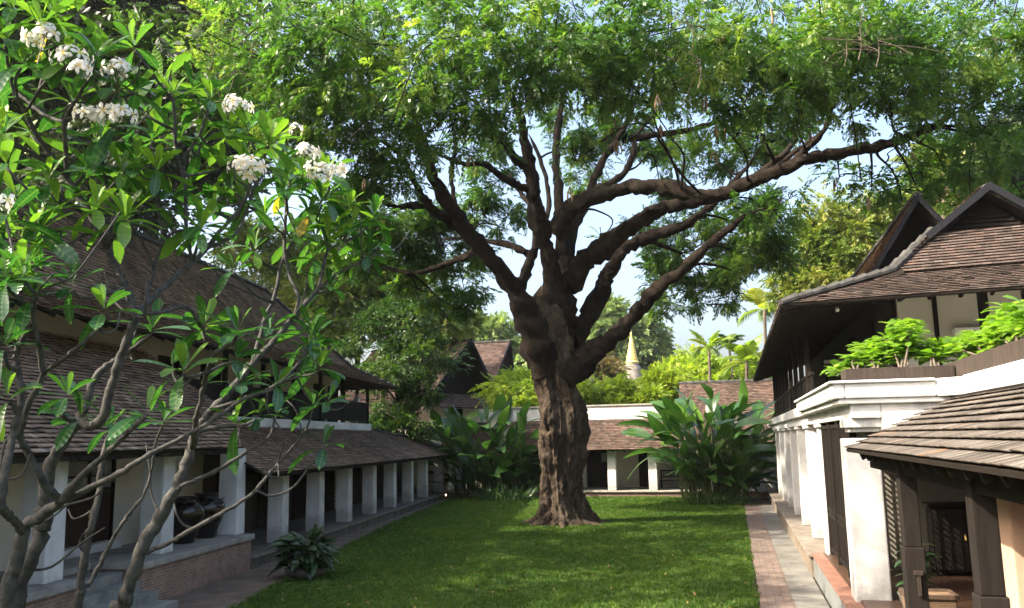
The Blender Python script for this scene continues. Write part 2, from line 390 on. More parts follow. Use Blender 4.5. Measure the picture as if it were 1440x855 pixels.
# ------------------------------------------------------------------ ground
g = MB(); g.add([(-320,-90,-.03),(320,-90,-.03),(320,420,-.03),(-320,420,-.03)], [(0,1,2,3)])
struct(g.build('ground', EARTH))
LAWN = [(-5.5,-8),(-8.6,6),(-10.45,16.7),(-12.38,25.3),(-14.2,34.5),(-15.65,44.4),(-16.3,49.0),(-14,50.2),(-7,50.4),(-4.2,50.4),(-.5,48.6),(.1,46),(.33,42)]+[(.31+.035*math.sin(q*2.7)+.03*math.sin(q*7.1+1), 41.6-q*.4) for q in range(1, 95)]+[(.33,-8)]
m, nt_, b_ = mat('lawn_soil_and_turf')
f1 = noise(nt_, .35, 6, .65); f2 = noise(nt_, 60, 5, .8); f3 = noise(nt_, 4, 6, .7)
c_ = ramp(nt_, f2, [(.25, (.02,.045,.007)), (.55, (.05,.105,.014)), (.8, (.11,.165,.026))])
c_ = mixc(nt_, ramp(nt_, f1, [(.4, (0,0,0)), (.65, (.5,)*3)]), c_, (.05,.085,.015))
c_ = mixc(nt_, ramp(nt_, f3, [(.55, (0,0,0)), (.75, (.35,)*3)]), c_, (.03,.07,.01))
tc_ = N(nt_, 'ShaderNodeTexCoord'); vd_ = N(nt_, 'ShaderNodeVectorMath', operation='DISTANCE'); nt_.links.new(tc_.outputs['Object'], vd_.inputs[0]); vd_.inputs[1].default_value = tuple(gz(790, 736))
ds_ = N(nt_, 'ShaderNodeMath', operation='MULTIPLY_ADD'); nt_.links.new(noise(nt_, 1.8, 6, .7), ds_.inputs[0]); ds_.inputs[1].default_value = -1.6; nt_.links.new(vd_.outputs['Value'], ds_.inputs[2])
c_ = mixc(nt_, ramp(nt_, ds_.outputs[0], [(.35, (.85,)*3), (1.0, (0,0,0))]), c_, (.075,.055,.035))
nt_.links.new(c_, b_.inputs['Base Color']); b_.inputs['Roughness'].default_value = .8; b_.inputs['Specular IOR Level'].default_value = .15
bump(nt_, b_, f2, 1.0, .03); TURF = m
g = MB(); g.add([(x,y,0.0) for x,y in LAWN], [tuple(range(len(LAWN)))]); struct(g.build('lawn', TURF))
g = MB(); g.box(.35,1.02,3,47.4,-.02,.012); struct(g.build('brick_path', BRICKP))
g = MB(); g.box(1.024,1.66,3,48,-.02,.016); struct(g.build('cement_path', PATH))
g = MB()
pl = [(-8.55,6),(-10.4,16.7),(-12.33,25.3),(-14.15,34.5),(-15.6,44.4),(-16.25,49.0)]
lp = [lw(.34,y,0)[:2] for y in (5,16.5,25,34,44,51)]
for i in range(5):
    q = [(*pl[i],.014),(*pl[i+1],.014),(*lp[i+1],.014),(*lp[i],.014)]; g.prism(q, (0,0,-1), .03)
struct(g.build('side_path', simple('worn_brown_cement_path', (.085,.058,.042), (.19,.145,.11), 1.6, .9, .5, .01)))

# ------------------------------------------------------------------ left wing (two storeys, turned by LA)
LB = thing('courtyard_building', 'long white pillared building with deep brown tiled roofs along the left side of the lawn', 'building', tuple(LO), LA)
# near, raised part of the arcade
mb = MB(); mb.box(-5.2,.28,-8,14.28,-.02,.80); mb.box(-5.2,.28,16.42,22.0,-.02,.80); mb.box(-5.2,-.9,14.28,16.42,-.02,.80)
mb.build('brick_plinth', BRICKW, LB)
mb = MB(); mb.box(-5.2,.36,-8,14.33,.803,.95); mb.box(-5.2,.36,16.37,22.08,.803,.95); mb.box(-5.2,-.85,14.33,16.37,.803,.95)
mb.build('veranda_floor', STONE, LB, bevel=.02)
for k, (x1, z) in enumerate(((1.15,.2),(.72,.39),(.30,.58),(-.12,.77))):
    mb = MB(); mb.box(-.88,x1,14.34,16.36,-.02,z); mb.build('step', simple('mossy_cement_step', (.13,.13,.115), (.30,.30,.27), 2.5, .9, .5, .012) if k == 0 else bpy.data.materials['mossy_cement_step'], LB, bevel=.015)
for y in (-6,-2,2,5.97,9.95, 13.86, 17.94, 21.9): pillar(LB, -.27, y, .952, 3.30, .56, .56, cap=False, taper=.94)
# long low part
mb = MB(); mb.box(-4.2,.28,22.12,52.6,-.02,.26); mb.build('plinth', DARKSTONE, LB)
mb = MB(); mb.box(-4.2,.36,22.12,52.7,.262,.345); mb.build('arcade_floor', simple('worn_floor', (.10,.085,.07), (.20,.175,.15), 2, .7, .3, .008), LB, bevel=.015)
for i, y in enumerate((25.27,28.7,32.05,35.6,39.1,42.65,46.2,50.6)): pillar(LB, -.26, y, .346, 2.62, .52, .52, cap=False, taper=.96)
# walls behind the arcade
mb = MB(); mb.box(-2.75,-2.05,-8,23.2,.952,4.9)
mb.build('wall', CREAM, LB)
mb = MB(); mb.box(-3.0,-2.7,23.2,52.0,.35,4.0); mb.build('wall', wood('dark_panelled_wall', (.018,.013,.010), (.04,.03,.024)), LB)
for y in (24.2, 31.0, 38.0): mb = MB(); mb.box(-2.69,-2.55,y,y+.55,.35,3.4); mb.build('wall_pilaster', CREAM, LB)
# panelled double door with louvred fanlight
D = MB(); DX, DY = -2.05, 16.85
for k in (0, 1):
    y0 = DY+.08+k*.97; D.box(DX+.004,DX+.06,y0,y0+.94,1.17,2.35)
    for z in (1.25,1.82): D.box(DX+.06,DX+.078,y0+.12,y0+.82,z,z+.48)
door = D.build('door', wood('dark_door_wood', (.022,.012,.009), (.05,.03,.022), .55, .2), LB, bevel=.006)
mb = MB()
for a in ((0,.075),(2.0,2.075)): mb.box(DX+.003,DX+.10,DY+a[0],DY+a[1],1.16,3.15)
for z0, z1 in ((3.08,3.15),(2.36,2.44),(2.71,2.75)): mb.box(DX+.004,DX+.095,DY+.075,DY+2.0,z0,z1)
mb.box(DX+.004,DX+.095,DY+1.0,DY+1.075,2.44,3.08); mb.build('door_frame', DWOOD, LB)
mb = MB(); mb.box(DX+.002,DX+.25,DY-.15,DY+2.25,.953,1.15); mb.build('door_sill', WHITE, LB, bevel=.01)
mb = MB()
for i in range(24):
    y = DY+.09+i*.079; mb.box(DX+.01,DX+.045,y,y+.06,2.44,3.08)
mb.build('fanlight', simple('dusty_glass_louvre', (.24,.26,.24), (.36,.38,.35), 3, .4, 0), LB)
mb = MB(); mb.bar((DX+.10,DY+1.04,1.75),(DX+.10,DY+1.04,1.95),.025,.03,(1,0,0)); mb.build('handle', simple('brass', (.35,.22,.07), (.5,.33,.1), 9, .35, 0), door)
# dark lattice doors of the low arcade
for y in (25.9, 29.3, 32.8, 36.2, 39.8, 43.2): lattice(LB, (-2.62,y,.36), (0,1,0), 2.1, 2.3, .13, .03, DWOOD, diag=True, name='lattice_door')
mb = MB(); mb.box(-3.2,.0,52.1,52.35,.345,3.0); mb.build('end_wall', CREAM, LB)
# lower roofs
R1 = tile_roof(LB, [(.75,-8,3.26),(.75,20.0,3.32),(-.3,22.3,4.02),(-3.4,22.3,6.19),(-3.4,-8,6.17)], row=.15, jit=1.4)
rafters(LB, (.70,4.2,3.16),(.70,19.8,3.21),(-2.5,4.2,5.45),(-2.5,19.8,5.45), .7)
mb = MB(); mb.bar((.66,4,3.2),(.66,20,3.24),.05,.12); mb.build('fascia', RAFT, LB)
mb = MB(); mb.bar((-.27,-8,3.33),(-.27,22.2,3.33),.24,.2); mb.build('beam', RAFT, LB)
mb = MB(); mb.bar((-.27,23,2.62),(-.27,52,2.62),.22,.18); mb.build('beam', RAFT, LB)
R2 = tile_roof(LB, [(.72,21.8,2.58),(.72,52.4,2.58),(-1.2,52.4,3.44),(-2.45,47.8,4.0),(-2.45,22.9,4.0)], row=.15, jit=1.3)
rafters(LB, (.66,22.5,2.49),(.66,51,2.49),(-2.4,22.5,3.86),(-2.4,51,3.3), .7)
mb = MB(); mb.bar((.64,21.8,2.52),(.64,52.4,2.52),.05,.11); mb.build('fascia', RAFT, LB)
ridge_caps(LB, (-2.45,43.6,4.05),(-1.1,49.5,3.47), .2, .1, .4)
# upper storey
mb = MB(); mb.box(-10.4,-2.45,22.4,43.5,3.86,4.36); mb.build('balcony_base', WHITE, LB, bevel=.02)
mb = MB(); mb.box(-10.4,-4.1,-7.6,42.9,4.365,7.1); mb.build('upper_wall', CREAM, LB)
mb = MB(); mb.box(-10.4,-2.8,-7.8,22.25,3.9,5.45); mb.build('upper_wall', CREAM, LB)
for y in (24.5, 27.4, 30.3, 33.2, 36.1, 39.0, 41.2): mb = MB(); mb.box(-4.1,-4.04,y,y+1.5,4.37,6.3); mb.build('shutter', DWOOD, LB)
for x, y in ((-2.62,23.0),(-2.62,26.2),(-2.62,29.4),(-2.62,32.6),(-2.62,35.8),(-2.62,39.0),(-2.62,43.3),(-3.93,43.27)): mb = MB(); mb.box(x-.07,x+.07,y-.07,y+.07,4.365,6.6); mb.build('veranda_post', DWOOD, LB)
R = MB(); R.box(-2.66,-2.58,23.07,43.23,5.38,5.46); R.box(-2.65,-2.59,23.07,43.23,4.46,4.52); R.box(-9,-2.62,43.26,43.34,5.38,5.46)
y = 23.2
while y < 43.2: R.box(-2.635,-2.605,y,y+.085,4.52,5.38); y += .115
x = -4.0
while x < -2.7: R.box(x,x+.085,43.28,43.31,4.40,5.38); x += .115
R.build('railing', DWOOD, LB)
E0, E1 = 6.30, 7.30                                     # eave, break of slope
tile_roof(LB, [(-1.35,-8,E0),(-1.35,44.4,E0),(-3.3,42.6,E1),(-3.3,-8,E1)], row=.15, jit=1.3)
tile_roof(LB, [(-3.32,-8,E1),(-3.32,42.6,E1),(-6.5,38.4,10.9),(-6.5,-8,10.9)], row=.16, tw=.22, jit=1.3)
tile_roof(LB, [(-11.65,44.4,E0),(-1.35,44.4,E0),(-3.3,42.6,E1),(-9.7,42.6,E1)], row=.15)
tile_roof(LB, [(-9.7,42.6,E1),(-3.32,42.6,E1),(-6.5,38.4,10.9)], row=.16, tw=.22)
tile_roof(LB, [(-9.68,-8,E1),(-9.68,42.6,E1),(-6.5,38.4,10.9),(-6.5,-8,10.9)], row=.3, tw=.4)
ridge_caps(LB, (-1.4,44.35,E0+.06),(-3.3,42.62,E1+.06)); ridge_caps(LB, (-3.3,42.6,E1+.06),(-6.5,38.4,10.97)); ridge_caps(LB, (-6.5,-8,10.96),(-6.5,38.4,10.96))
rafters(LB, (-1.4,6,E0-.1),(-1.4,43.6,E0-.1),(-3.3,6,E1-.12),(-3.3,42.4,E1-.12), .65)
rafters(LB, (-1.9,44.3,E0-.1),(-8,44.3,E0-.1),(-3.3,42.5,E1-.12),(-8,42.5,E1-.12), .65)

# ------------------------------------------------------------------ low building across the far end
BB = thing('rear_arcade', 'low white arcade with tiled lean-to roof and plain parapet beyond the lawn', 'building')
mb = MB(); mb.box(-17.5,3.4,50.55,54.2,-.02,.28); mb.build('plinth', brickmat('rear_plinth_brick', (.22,.12,.085), (.16,.09,.065), (.16,.14,.12)), BB)
mb = MB(); mb.box(-17.5,3.4,50.45,54.2,.282,.37); mb.build('arcade_floor', STONE, BB, bevel=.02)
for x in (-16.4,-14.0,-10.5,-7.0,-4.62,-1.5,1.75): pillar(BB, x, 51.0, .371, 2.66, .5, .5, cap=False)
mb = MB(); mb.box(-17.5,3.4,54.0,54.25,.37,4.5); mb.build('wall', CREAM, BB)
for x, w in ((-13.3,1.7),(-9.0,1.8),(-5.75,1.05),(.3,1.1)):
    mb = MB(); mb.box(x,x+w,53.93,53.99,.4,2.75); d = mb.build('door', DWOOD, BB)
    mb = MB(); mb.box(x+w*.52,x+w*.88,53.90,53.925,1.95,2.5); mb.build('pane', simple('dim_glass', (.12,.13,.13), (.2,.21,.2), 3, .2, 0), d)
mb = MB(); mb.bar((-17.5,51,2.74),(3.4,51,2.74),.2,.16); mb.build('beam', RAFT, BB)
tile_roof(BB, [(-17.5,50.05,2.72),(3.2,50.05,2.72),(3.2,52.35,4.52),(-17.5,52.35,4.52)], row=.15, tw=.21, m=tilemat('sunlit_brown_clay_tile', [(0,(.06,.042,.035)),(.4,(.125,.08,.062)),(.75,(.19,.12,.092)),(1,(.22,.175,.15))], (.20,.18,.155), .5), jit=1.4)
rafters(BB, (-17.4,50.1,2.62),(3.1,50.1,2.62),(-17.4,52.3,4.35),(3.1,52.3,4.35), .7)
mb = MB(); mb.box(-14.3,-2.85,52.36,52.62,4.0,5.32); mb.build('parapet', WHITE, BB)
mb = MB(); mb.box(-14.4,-2.75,52.28,52.72,5.322,5.42); mb.build('coping', STONE, BB, bevel=.02)
mb = MB(); mb.box(-14.3,-2.9,52.7,62,4.3,4.6); mb.build('roof_terrace', STONE, BB)
tile_roof(BB, [(-3.1,52.0,4.25),(3.6,52.0,4.25),(3.6,55.2,6.72),(-3.1,55.2,6.72)], row=.16, tw=.22, m=bpy.data.materials['sunlit_brown_clay_tile'], jit=1.4)
tile_roof(BB, [(3.6,58.4,4.25),(-3.1,58.4,4.25),(-3.1,55.2,6.72),(3.6,55.2,6.72)], row=.3, tw=.4)
ridge_caps(BB, (-3.15,55.2,6.76),(3.6,55.2,6.76))
mb = MB(); mb.box(-3.0,3.5,54.3,57.5,4.3,4.9); mb.prism([(-3.0,52.7,4.6),(-3.0,57.6,4.6),(-3.0,55.2,6.6)], (1,0,0), .15); mb.build('gable_wall', CREAM, BB)

# ------------------------------------------------------------------ right wing (two storeys) with its tiled porch
RB = thing('gallery_building', 'two-storey white pillared building with dark timber veranda and two gabled tile roofs at right', 'building', (2.0, 16, 0))
ro = off(RB)
class RMB(MB):                                            # geometry given in world coordinates
    def build(s, name, m, parent=RB, **k):
        o_ = np.array(parent.location) if parent is RB else np.zeros(3)
        s.v = [tuple(np.array(p)-ro) for p in s.v]; return MB.build(s, name, m, parent, **k)
def W(*p): return [np.array(q, float)-ro for q in p]
mb = RMB(); mb.box(1.66,12,22.6,50.2,-.02,.46); mb.build('plinth', simple('earthy_stone', (.11,.085,.06), (.26,.21,.16), 2.4, .9, .6, .015))
mb = RMB(); mb.box(1.6,12,22.5,50.2,.462,.54); mb.build('arcade_floor', simple('brown_floor_slab', (.15,.12,.095), (.27,.23,.19), 2, .75, .3, .006), bevel=.015)
mb = RMB(); mb.box(1.72,12,4.8,22.5,-.02,.50); mb.build('low_wall', plaster('damp_grey_plaster', (.42,.43,.42), (.14,.15,.14), .7))
mb = RMB(); mb.box(1.68,12,4.76,22.48,.502,.56); mb.build('wall_cap', simple('red_brown_tile_floor', (.16,.075,.05), (.26,.14,.10), 4, .6, .2, .004), bevel=.01)
def rp(cx, cy, z0, z1, w, d, m=WHITE, cap=True, taper=.95):
    mb = RMB(); mb.taper(cx, cy, z0, z1-.1, w, d, w*taper, d*taper)
    if cap: mb.box(cx-w*.6, cx+w*.6, cy-d*.6, cy+d*.6, z1-.1, z1-.002)
    return mb.build('pillar', m, bevel=.025)
for y in (25.9, 29.55, 33.2, 36.9, 40.6, 44.2, 47.8): rp(2.25, y, .541, 3.66, .5, .5)
rp(2.22, 22.2, .3, 3.66, .46, .5); rp(2.17, 16.45, .3, 3.42, .58, .62, WHITE, False, 1.0)
mb = RMB(); mb.box(1.98,2.8,16.14,16.8,3.425,3.50); mb.box(1.92,2.95,16.05,16.9,3.502,3.66); mb.build('weathered_capital', AGED, bevel=.02)
mb = RMB(); mb.box(2.0,2.5,15.95,50.0,3.661,3.905); mb.build('frieze', WHITE, bevel=.02)
mb = RMB(); mb.box(1.88,12,24.6,50.2,3.907,4.2); mb.build('cornice', WHITE, bevel=.03)
mb = RMB(); mb.box(1.80,3.6,15.85,24.5,3.907,4.0); mb.box(1.72,1.92,15.80,24.55,4.0,4.26); mb.box(1.92,3.38,15.80,16.0,4.0,4.26)
mb.prism([(3.38,15.80,4.0),(3.72,15.42,4.0),(3.9,15.6,4.0),(3.38,16.0,4.0)], (0,0,1), .30); mb.box(3.70,3.92,4.8,15.45,4.0,4.32)
mb.build('ledge', WHITE, bevel=.03)
mb = RMB(); mb.box(1.66,1.95,15.74,24.6,4.262,4.31); mb.box(1.95,3.36,15.74,16.0,4.262,4.31); mb.build('ledge_moulding', WHITE, bevel=.015)
mb = RMB(); mb.box(1.93,12,16.02,24.5,4.002,4.2); mb.box(3.93,12,4.8,16.0,4.002,4.2); mb.build('terrace_floor', STONE)
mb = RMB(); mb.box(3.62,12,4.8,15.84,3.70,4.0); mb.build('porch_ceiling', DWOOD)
mb = RMB(); mb.box(2.505,3.75,15.95,16.25,3.45,3.905); mb.build('corner_wall', AGED)
# ground floor inside
mb = RMB(); mb.box(6.2,6.5,22.5,50,.54,3.9); mb.box(2.6,6.2,49.8,50.1,.54,3.9); mb.build('inner_wall', CREAM)
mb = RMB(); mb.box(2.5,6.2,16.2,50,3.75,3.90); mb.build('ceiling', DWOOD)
for y in (27.2,34.6,42): mb = RMB(); mb.box(6.12,6.19,y,y+1.6,.55,2.9); mb.build('door', DWOOD)
# black lattice screen between the first pillars
sp = []
for y0, w_ in ((16.95,1.62),(18.62,1.62),(20.29,1.62)):
    lattice(RB, np.array((2.12,y0,1.62))-ro, (0,1,0), w_, 1.98, .115, .03, DWOOD, name='lattice_screen')
    lattice(RB, np.array((2.12,y0,.70))-ro, (0,1,0), w_, .88, .10, .035, DWOOD, name='lattice_screen')
for y in (16.9,18.58,20.25,21.93): mb = RMB(); mb.box(2.06,2.18,y-.06,y+.06,.56,3.66); mb.build('screen_post', DWOOD)
# veranda upstairs
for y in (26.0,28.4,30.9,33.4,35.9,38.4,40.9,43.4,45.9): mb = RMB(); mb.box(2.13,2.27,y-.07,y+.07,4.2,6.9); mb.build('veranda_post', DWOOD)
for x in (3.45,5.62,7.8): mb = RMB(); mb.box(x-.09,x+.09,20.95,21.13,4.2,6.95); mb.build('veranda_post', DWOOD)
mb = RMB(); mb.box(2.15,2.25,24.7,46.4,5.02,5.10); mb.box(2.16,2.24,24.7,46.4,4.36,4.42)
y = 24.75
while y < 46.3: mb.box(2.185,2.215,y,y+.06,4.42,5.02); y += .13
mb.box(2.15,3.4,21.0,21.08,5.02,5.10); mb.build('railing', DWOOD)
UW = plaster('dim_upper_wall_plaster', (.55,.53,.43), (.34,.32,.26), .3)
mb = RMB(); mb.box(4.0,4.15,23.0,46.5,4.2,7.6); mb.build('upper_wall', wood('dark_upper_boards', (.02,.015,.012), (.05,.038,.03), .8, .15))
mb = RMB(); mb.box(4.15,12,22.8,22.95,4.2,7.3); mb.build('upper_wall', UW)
for x in (4.02,5.0,7.0,8.9): mb = RMB(); mb.box(x-.05,x+.05,22.74,22.798,4.2,7.2); mb.build('wall_stud', DWOOD)
for y in (25.5,29.5,33.5,38): mb = RMB(); mb.box(3.93,3.998,y,y+1.7,4.25,6.5); mb.build('shutter', DWOOD)
SUNT = tilemat('reddish_lichen_clay_tile', [(0,(.036,.028,.024)),(.4,(.075,.054,.045)),(.8,(.125,.084,.068)),(1,(.14,.115,.10))], (.14,.13,.115), .55)
# roofs
def rtile(cs, **k): return tile_roof(RB, W(*cs), **k)
EV = 6.32
rtile([(1.2,20.0,EV),(1.2,47.5,EV),(3.75,46.0,7.16),(3.75,21.1,7.16)], row=.15)                # skirt over the veranda
rtile([(11.3,18.5,EV),(1.2,20.0,EV),(3.75,21.1,7.05),(8.75,20.36,7.05)], m=SUNT, row=.12, jit=.9, th=.016)      # front skirt
rtile([(8.73,20.38,7.07),(3.77,21.12,7.07),(5.0,22.42,8.24),(7.5,22.05,8.24)], row=.14, m=SUNT, jit=.5)
rtile([(3.76,21.1,7.1),(3.76,29.8,7.1),(6.26,29.8,9.14),(6.26,22.1,9.14),(5.0,22.1,8.20)], row=.15)
rtile([(8.74,29.8,7.1),(8.74,21.1,7.1),(7.52,22.1,8.2),(6.26,22.1,9.14),(6.26,29.8,9.14)], row=.2, tw=.3)
ridge_caps(RB, *W((1.2,20.0,EV+.05),(3.75,21.1,7.14)), w=.27, h=.13, seg=.36); ridge_caps(RB, *W((3.75,21.1,7.14),(5.0,22.42,8.28)), w=.27, h=.13, seg=.36)
ridge_caps(RB, *W((6.26,22.0,9.2),(6.26,29,9.2)))
mb = RMB()
for s in (-1, 1):
    mb.bar((6.26,21.93,9.40),(6.26+s*1.42,21.93,8.12),.09,.26,(0,1,0)) if False else mb.prism([(6.26,21.85,9.28),(6.26+s*1.5,21.85,8.12),(6.26+s*1.42,21.85,7.98),(6.26,21.85,9.08)], (0,1,0), .06)
mb.build('bargeboard', BARGE)
mb = RMB(); mb.prism([(6.26,22.5,9.0),(5.1,22.5,8.1),(7.42,22.5,8.1)], (0,1,0), .1)
for i in range(8):
    z = 8.22+i*.105; h = (9.0-z)*1.1
    if h > .05: mb.prism([(6.26-h,22.44,z),(6.26+h,22.44,z),(6.26+h,22.49,z+.07),(6.26-h,22.49,z+.07)], (0,.35,.94), .02)
mb.build('gable_louvre', DWOOD)
# taller roof behind
rtile([(3.74,26.9,7.17),(3.74,46.0,7.17),(5.88,43.8,10.55),(5.88,27.6,10.55)], row=.16, tw=.22)
rtile([(8.1,46,7.17),(8.1,26.9,7.17),(5.88,27.6,10.55),(5.88,43.8,10.55)], row=.3, tw=.4)
rtile([(8.1,46.0,7.17),(3.74,46.0,7.17),(5.88,43.8,10.55)], row=.3, tw=.4)
ridge_caps(RB, *W((5.88,27.5,10.6),(5.88,43.8,10.6)))
mb = RMB()
for s, q in ((-1, 2.05), (1, 2.05)):
    mb.prism([(5.88,27.5,10.62),(5.88+s*q,27.0,7.5),(5.88+s*(q-.14),27.0,7.5),(5.88,27.5,10.37)], (0,1,0), .08)
mb.build('bargeboard', BARGE)
mb = RMB(); mb.prism([(5.88,28.9,10.45),(4.0,28.9,7.3),(7.76,28.9,7.3)], (0,1,0), .1)
for z in (8.2,9.0,9.7): mb.bar((5.88-(10.5-z)*.6,27.6,z),(5.88-(10.5-z)*.6,28.9,z),.1,.14); mb.bar((5.88+(10.5-z)*.6,27.6,z),(5.88+(10.5-z)*.6,28.9,z),.1,.14)
mb.build('gable_wall', DWOOD)
mb = RMB(); mb.bar((1.27,20.0,EV-.03),(1.27,47.4,EV-.03),.04,.06); mb.bar((1.25,20.06,EV-.03),(11.2,18.6,EV-.03),.04,.06); mb.build('fascia', RAFT)
ra = W((1.3,20.6,EV-.1),(1.3,47,EV-.1),(4.0,20.6,7.06),(4.0,47,7.06)); rafters(RB, *ra, step=.6)
ra = W((1.6,20.15,EV-.06),(11,18.75,EV-.06),(3.6,22.9,7.3),(11,22.9,7.3)); rafters(RB, *ra, step=.62)
mb = RMB(); mb.bar((2.2,20.9,6.62),(2.2,46.5,6.62),.14,.16); mb.build('beam', DWOOD)
mb = RMB(); mb.bar((2.3,21.04,6.66),(11,21.04,6.66),.14,.16); mb.build('beam', DWOOD)
# porch in front: big lichen-grey tiles, timber posts
rtile([(1.72,4.8,3.14),(1.72,14.6,3.16),(3.62,15.75,3.93),(3.62,4.8,3.93)], row=.215, tw=.24, th=.024, m=TILEN, jit=.35, sides=True, dn='roof_deck')
mb = RMB(); mb.bar((2.2,4.9,2.96),(2.2,14.9,2.98),.2,.24); mb.build('porch_beam', DWOOD)
ra = W((1.86,5.0,3.04),(1.86,14.3,3.05),(3.6,5.0,3.80),(3.6,14.3,3.80)); rafters(RB, *ra, step=.55, w=.09, h=.1)
def timber(cx, cy, w):
    mb = RMB(); h = w/2; mb.box(cx-h*.85,cx+h*.85,cy-h*.85,cy+h*.85,1.95,2.98)
    p = mb.build('timber_post', POSTW, bevel=.012)
    mb = RMB(); mb.box(cx-h,cx+h,cy-h,cy+h,.605,1.948); mb.build('post_sleeve', POSTW, p, bevel=.012)
    mb = RMB(); mb.bar((cx+.02,cy-h-.03,1.62),(cx+.02,cy-h-.03,1.36),.04,.03,(0,1,0)); mb.bar((cx-.03,cy-h-.03,1.64),(cx+.07,cy-h-.03,1.64),.05,.05); mb.build('peg', GWOOD, p)
timber(2.16, 12.3, .25); timber(2.16, 8.8, .25)
rp(2.85, 10.05, .605, 3.0, .40, .40, PEACH, False)
DIM = plaster('shade_toned_inner_plaster', (.24,.22,.18), (.14,.13,.105), .5)  # pale plaster darkened: the shade inside the porch put into its colour
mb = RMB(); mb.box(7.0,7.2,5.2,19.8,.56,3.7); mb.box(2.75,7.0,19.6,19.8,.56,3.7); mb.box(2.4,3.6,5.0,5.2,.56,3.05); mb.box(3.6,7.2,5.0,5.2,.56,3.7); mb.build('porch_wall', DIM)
mb = RMB(); mb.box(1.95,7.0,5.2,22.4,.565,.60); mb.build('porch_floor', wood('polished_floorboards', (.05,.026,.016), (.10,.055,.034), .4, .5))
# ------------------------------------------------------------------ leaf templates: (verts, quads, uv)
def quads_leaf(L, wd, nseg=4, droop=.15, fold=.12, shape='ovate', pet=.0):
    V, F, UV = [], [], []
    for i in range(nseg+1):
        t = i/nseg
        if shape == 'ovate': w = math.sin(math.pi*min(1, t*.94+.04))**.8
        elif shape == 'obovate': w = (t**.75)*(1-t**5)**.5*1.05 if t < 1 else 0.06
        else: w = min(1, t*5)*(1-max(0, t-.55)/.45*.85) if t < 1 else .1     # strap / paddle
        w = max(w, .05)*wd/2; x = pet+L*t*(1-.12*droop*t); z = -droop*L*t*t
        V += [(x, -w, z+fold*w), (x, 0, z), (x, w, z+fold*w)]; UV += [(t, -w/wd*2), (t, 0), (t, w/wd*2)]
    for i in range(nseg):
        a = i*3; F += [(a, a+3, a+4, a+1), (a+1, a+4, a+5, a+2)]
    return np.array(V, float), np.array(F), np.array(UV)
def sprig(nl, L, leafL, leafW, rg, droop=.25, pair=True, curl=.3):
    """twig with small flat leaves on both sides, as one template of narrow quads"""
    V, F, UV = [], [], []
    for i in range(nl):
        t = (i+.6)/nl; x = L*t; z = -droop*L*t*t; s = 1 if i % 2 else -1
        a = s*(1.0-.45*t)+rg.normal()*.18
        if i == nl-1: a = rg.normal()*.15
        l = leafL*(1-.35*t*t)*(.8+.4*rg.random()); w = leafW*(.85+.3*rg.random())
        dx, dy, dz = math.cos(a), math.sin(a), -.22*rg.random()-.05
        px, py = -dy, dx; tz = rg.normal()*.35*w
        b = np.array([x, 0, z]); d = np.array([dx, dy, dz]); p = np.array([px, py, 0])*w/2
        k = len(V); V += [b, b+d*l*.45+p+[0,0,tz], b+d*l+[0,0,-curl*l*.3], b+d*l*.45-p-[0,0,tz]]; F.append((k, k+1, k+2, k+3)); UV += [(0,0),(.5,.9),(1,0),(.5,-.9)]
    return np.array(V, float), np.array(F), np.array(UV)
rgT = np.random.default_rng(3)
SP_FINE = [sprig(13, .60, .22, .068, rgT, .3) for _ in range(5)]
SP_BROAD = [sprig(11, .55, .23, .085, rgT, .3) for _ in range(5)]
SP_FAR = [sprig(9, 1.0, .55, .22, rgT, .3) for _ in range(4)]
SP_SMALL = [sprig(12, .42, .13, .055, rgT, .2) for _ in range(4)]

def clump_points(cl, dens, rg, sub=7, sig=.34, flat=.75):
    """leafy points in clumps (x,y,z,r): denser knots near each clump's rim, gaps between; returns points and outward directions"""
    Ps, Ds = [], []
    for c in cl:
        c_, r = np.array(c[:3]), c[3]; k = max(3, int(sub*max(.6, r/2)**1.5)); nn = int(dens*r*r*(c[4] if len(c) > 4 else 1))
        u = rg.normal(size=(k, 3)); u /= np.linalg.norm(u, axis=1)[:, None]; u *= (rg.random(k)**.45)[:, None]*r*.92; u[:, 2] *= flat
        ix = rg.integers(0, k, nn); sg = np.clip(rg.gamma(3, .33, k), .4, 2)*sig*min(1.4, max(.55, r/2.2))
        e = rg.normal(size=(nn, 3))*sg[ix][:, None]*np.array([1, 1, .62]); p = u[ix]+e
        d = p/(np.linalg.norm(p, axis=1)[:, None]+.2)*.6+e/(sg[ix][:, None]*2)+rg.normal(size=(nn, 3))*.45; d[:, 2] -= .25
        Ps.append(c_+p); Ds.append(d)
    return np.concatenate(Ps), np.concatenate(Ds)
def foliage(parent, cl, dens, temps, m, rg, scale=1.0, name='crown', tb=.0, **kw):
    P, D = clump_points(cl, dens, rg, **kw); S = Scatter(); nT = len(temps); pick = rg.integers(0, nT, len(P))
    big = np.sin(P[:, 0]*.9+P[:, 1]*.7)*np.cos(P[:, 2]*1.1+P[:, 0]*.4)
    tn = np.clip(.42+.22*big+rg.normal(0, .20, len(P))+tb, 0, 1)
    for k in range(nT):
        q = pick == k
        if q.sum(): S.add(*temps[k], frames(D[q], roll=.55, rg=rg), scale*(.75+.5*rg.random(q.sum())), P[q]-off(parent), tn[q])
    return S.build(name, m, parent)
